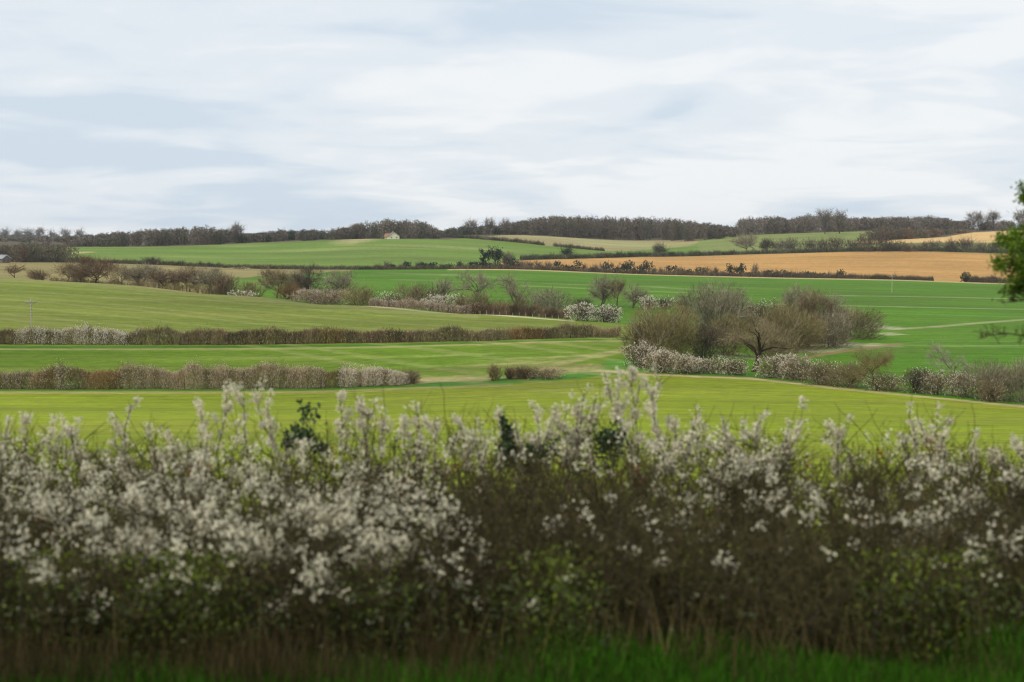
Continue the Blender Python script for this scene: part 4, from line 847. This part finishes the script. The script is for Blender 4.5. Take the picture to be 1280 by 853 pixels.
# ---- hawthorn on the right whose leafy branches reach into the frame
def hawthorn():
    rng = np.random.default_rng(808); D = 15.0; p = at(1440, D)
    t = thing('hawthorn_tree', p, 'hawthorn whose fresh green leafy branches reach in from the right edge', 'tree')
    def W_(u, v, dd=0.): kx, kz = ray(u, v); return np.array([kx*(D+dd), D+dd, kz*(D+dd)]) - p
    base = np.array([0, 0, -.2]); mb = MB()
    tr = np.array([base, [.02, 0, .9], [-.05, .05, 1.7], W_(1430, 400), W_(1420, 320), W_(1415, 240)]); 
    segs(mb, tr[None], .085, .03, np.array([.09,.075,.06]), 9); mb.obj('trunk', M_BARK, t)
    limbs = [[W_(1432,420), W_(1370,395), W_(1320,385,.1), W_(1290,372,.1), W_(1256,378,.1)],
             [W_(1430,440), W_(1380,425), W_(1320,421), W_(1280,419), W_(1240,419), W_(1222,424)],
             [W_(1424,370), W_(1370,345), W_(1325,325,.1), W_(1292,313,.1), W_(1262,306,.1)],
             [W_(1424,360), W_(1370,352), W_(1320,345,-.1), W_(1290,340,-.1), W_(1266,338,-.1)],
             [W_(1418,300), W_(1380,270), W_(1330,258), W_(1300,254), W_(1281,250)],
             [W_(1424,330), W_(1460,290), W_(1500,270), W_(1540,260)], [W_(1430,380), W_(1480,360), W_(1550,350)], [W_(1416,250), W_(1400,200), W_(1390,160)], [W_(1426,360,.2), W_(1430,320,.9), W_(1440,300,1.5)],
             [W_(1426,372), W_(1370,366), W_(1325,358,.15), W_(1296,352,.2), W_(1276,360,.2)], [W_(1422,340), W_(1370,310), W_(1330,296,.2), W_(1300,290,.2), W_(1272,292,.2)],
             [W_(1424,350), W_(1470,315,-.2), W_(1530,300,-.4)], [W_(1420,300), W_(1460,250), W_(1480,215)], [W_(1416,270), W_(1370,225), W_(1345,195)], [W_(1424,350), W_(1410,330,-.7), W_(1380,320,-1.3)], [W_(1420,310), W_(1400,280,.6), W_(1370,265,1.1)], [W_(1430,400), W_(1490,395), W_(1540,405)]]
    mb = MB(); tw = MB(); lf = MB()
    for k, L in enumerate(limbs):
        P = np.array(L, dtype=float); dn = np.concatenate([tr[j]*(1-q_)+tr[j+1]*q_ for j in range(5) for q_ in np.linspace(0, 1, 12)[:, None, None]]).reshape(-1, 3); P[0] = dn[np.argmin(np.linalg.norm(dn-P[0], axis=1))]; m = 14; s = np.linspace(0, len(P)-1, m); i = np.minimum(s.astype(int), len(P)-2); f = (s-i)[:, None]
        pts = P[i]*(1-f)+P[i+1]*f; pts[1:-1] += rng.normal(size=(m-2, 3))*.012
        segs(mb, pts[None], .018, .0035, np.array([.08,.065,.05]), 6)
        n = 34; q, d = pick(pts[None], n, rng, .15, 1.); az = rng.normal(size=(n, 3))*.7 + [0, 0, .55]
        g = grow(q, d*.6+az, rng.uniform(.06, .26, n) if k != 1 else rng.uniform(.05, .2, n), 4, .2, .05, rng); segs(tw, g, .0045, .002, np.array([.07,.055,.042]), 4)
        n2 = n*5; q, d = pick(g, n2, rng, .2, 1.); g2 = grow(q, d*.6+rng.normal(size=(n2, 3))*.6, rng.uniform(.02, .07, n2), 2, .2, 0, rng); segs(tw, g2, .0022, .0012, np.array([.08,.06,.045]), 3)
        dens = {0: .15, 1: .25, 2: 9., 3: 9., 4: 4., 9: 7., 10: 6.}.get(k, 4); nn = int(n2*6*dens)
        q, _ = pick(g2, nn, rng, .3, 1.); q = q + rng.normal(size=(nn, 3))*(.035 if k > 1 else .005)
        if nn: lf.leaves(q, rng.normal(size=(nn, 3))+[0, -.1, .3], rng.uniform(.02, .042, nn)*(1 if k > 1 else .55), rng.uniform(.016, .032, nn)*(1 if k > 1 else .6), np.array([.055,.11,.006])+rng.random((nn, 1))**1.3*np.array([.14,.19,.010]), rng)
    # bring the leaf mass in at the picture edge
    mb.obj('branches', M_BARK, t); tw.obj('twigs', M_BARK, t); lf.obj('leaves', M_LEAF, t)
hawthorn()

# ------------------------------------------------------------------ light, sky, camera
sc = bpy.context.scene
SUN_EL, SUN_AZ = R(50), R(-132)                    # azimuth clockwise from +Y: high, to the left and a little behind
w = bpy.data.worlds.new('World'); sc.world = w; w.use_nodes = True; nt = w.node_tree; nt.nodes.clear(); L = nt.links.new
out = nt.nodes.new('ShaderNodeOutputWorld'); bg = nt.nodes.new('ShaderNodeBackground'); bg.inputs[1].default_value = .1; L(bg.outputs[0], out.inputs[0])
sky = nt.nodes.new('ShaderNodeTexSky'); sky.sky_type = 'NISHITA'; sky.sun_disc = False; sky.sun_elevation = SUN_EL; sky.sun_rotation = SUN_AZ; sky.dust_density = 1.5
tc = nt.nodes.new('ShaderNodeTexCoord'); sx = nt.nodes.new('ShaderNodeSeparateXYZ'); L(tc.outputs['Generated'], sx.inputs[0])
def math_(op, a, b=None, clamp=False):
    m = nt.nodes.new('ShaderNodeMath'); m.operation = op; m.use_clamp = clamp
    for i, x in enumerate((a, b)):
        if x is None: continue
        if isinstance(x, (int, float)): m.inputs[i].default_value = x
        else: L(x, m.inputs[i])
    return m.outputs[0]
zc = math_('MAXIMUM', sx.outputs['Z'], 0.0); den = math_('ADD', zc, .13)
cx = math_('DIVIDE', sx.outputs['X'], den); cy = math_('DIVIDE', sx.outputs['Y'], den)
cb = nt.nodes.new('ShaderNodeCombineXYZ'); L(cx, cb.inputs[0]); L(cy, cb.inputs[1])
def cloud(scx, scy, rot, off, detail, rough, dist):
    mp = nt.nodes.new('ShaderNodeMapping'); mp.inputs['Scale'].default_value = (scx, scy, 1); mp.inputs['Rotation'].default_value = (0, 0, R(rot)); mp.inputs['Location'].default_value = off
    L(cb.outputs[0], mp.inputs[0]); z = nt.nodes.new('ShaderNodeTexNoise'); z.inputs['Scale'].default_value = 1; z.inputs['Detail'].default_value = detail
    z.inputs['Roughness'].default_value = rough; z.inputs['Distortion'].default_value = dist; L(mp.outputs[0], z.inputs['Vector']); return z.outputs['Fac']
n1 = cloud(.9, .75, 14, (3.7, 2.9, 0), 3, .45, .6); n2 = cloud(2.0, 2.1, -14, (5.2, 7.7, 0), 5, .5, .5)
nm = math_('ADD', math_('ADD', math_('MULTIPLY', n1, .6), math_('MULTIPLY', n2, .4)), math_('MULTIPLY', sx.outputs['X'], .14))
ramp = nt.nodes.new('ShaderNodeValToRGB'); L(nm, ramp.inputs[0]); cr = ramp.color_ramp; cr.interpolation = 'EASE'
cr.elements[0].position = .37; cr.elements[0].color = (.64,.735,.835,1); cr.elements[1].position = .58; cr.elements[1].color = (.895,.92,.94,1)
e = cr.elements.new(.49); e.color = (.785,.84,.895,1)
scl = nt.nodes.new('ShaderNodeVectorMath'); scl.operation = 'SCALE'; scl.inputs['Scale'].default_value = 8.8; L(ramp.outputs[0], scl.inputs[0])
mix = nt.nodes.new('ShaderNodeMix'); mix.data_type = 'RGBA'; mix.inputs[0].default_value = .93; L(sky.outputs[0], mix.inputs[6]); L(scl.outputs[0], mix.inputs[7]); L(mix.outputs[2], bg.inputs[0])

sl = bpy.data.lights.new('sun', 'SUN'); sl.energy = 2.1; sl.angle = R(10); sl.color = (1, .93, .80); so = bpy.data.objects.new('sun', sl); C.objects.link(so)
sd = np.array([math.sin(SUN_AZ)*math.cos(SUN_EL), math.cos(SUN_AZ)*math.cos(SUN_EL), math.sin(SUN_EL)])
from mathutils import Vector
so.rotation_euler = Vector(sd).to_track_quat('Z', 'Y').to_euler(); so.location = (0, 0, 60)

# distant air
HAZE = 0.00006
if HAZE:
    mb = MB(); mb.box(-3200, 3200, -60, 4200, -60, 26, (1, 1, 1)); m, n, o_ = mat_new('air')
    pv = n.nodes.new('ShaderNodeVolumePrincipled'); pv.inputs['Color'].default_value = (.86,.93,1,1); pv.inputs['Density'].default_value = HAZE; pv.inputs['Anisotropy'].default_value = 0.0
    n.links.new(pv.outputs[0], o_.inputs['Volume']); ho = mb.obj('haze', m); tag(ho, 'faint blue distant air', kind='stuff')

cam = bpy.data.cameras.new('camera'); co = bpy.data.objects.new('camera', cam); C.objects.link(co)
cam.sensor_width = 36; cam.lens = F/1280*36; cam.clip_end = 30000; cam.clip_start = .1
co.location = (0, 0, 0); co.rotation_euler = (math.pi/2 - PITCH, 0, 0)
cam.dof.use_dof = True; cam.dof.focus_distance = 110; cam.dof.aperture_fstop = 1.4
sc.camera = co
sc.view_settings.view_transform = 'Standard'; sc.view_settings.look = 'None'; sc.view_settings.exposure = 0.22; sc.view_settings.gamma = 1
sc.render.engine = 'CYCLES'; sc.cycles.max_bounces = 6; sc.cycles.volume_bounces = 0; sc.cycles.diffuse_bounces = 3; sc.cycles.transmission_bounces = 3
sc.cycles.use_denoising = True; sc.cycles.denoiser = 'OPENIMAGEDENOISE'; sc.cycles.denoising_prefilter = 'ACCURATE'; sc.cycles.denoising_input_passes = 'RGB_ALBEDO_NORMAL'; sc.cycles.pixel_filter_type = 'BLACKMAN_HARRIS'; sc.cycles.filter_width = 1.25; sc.cycles.sample_clamp_indirect = 4
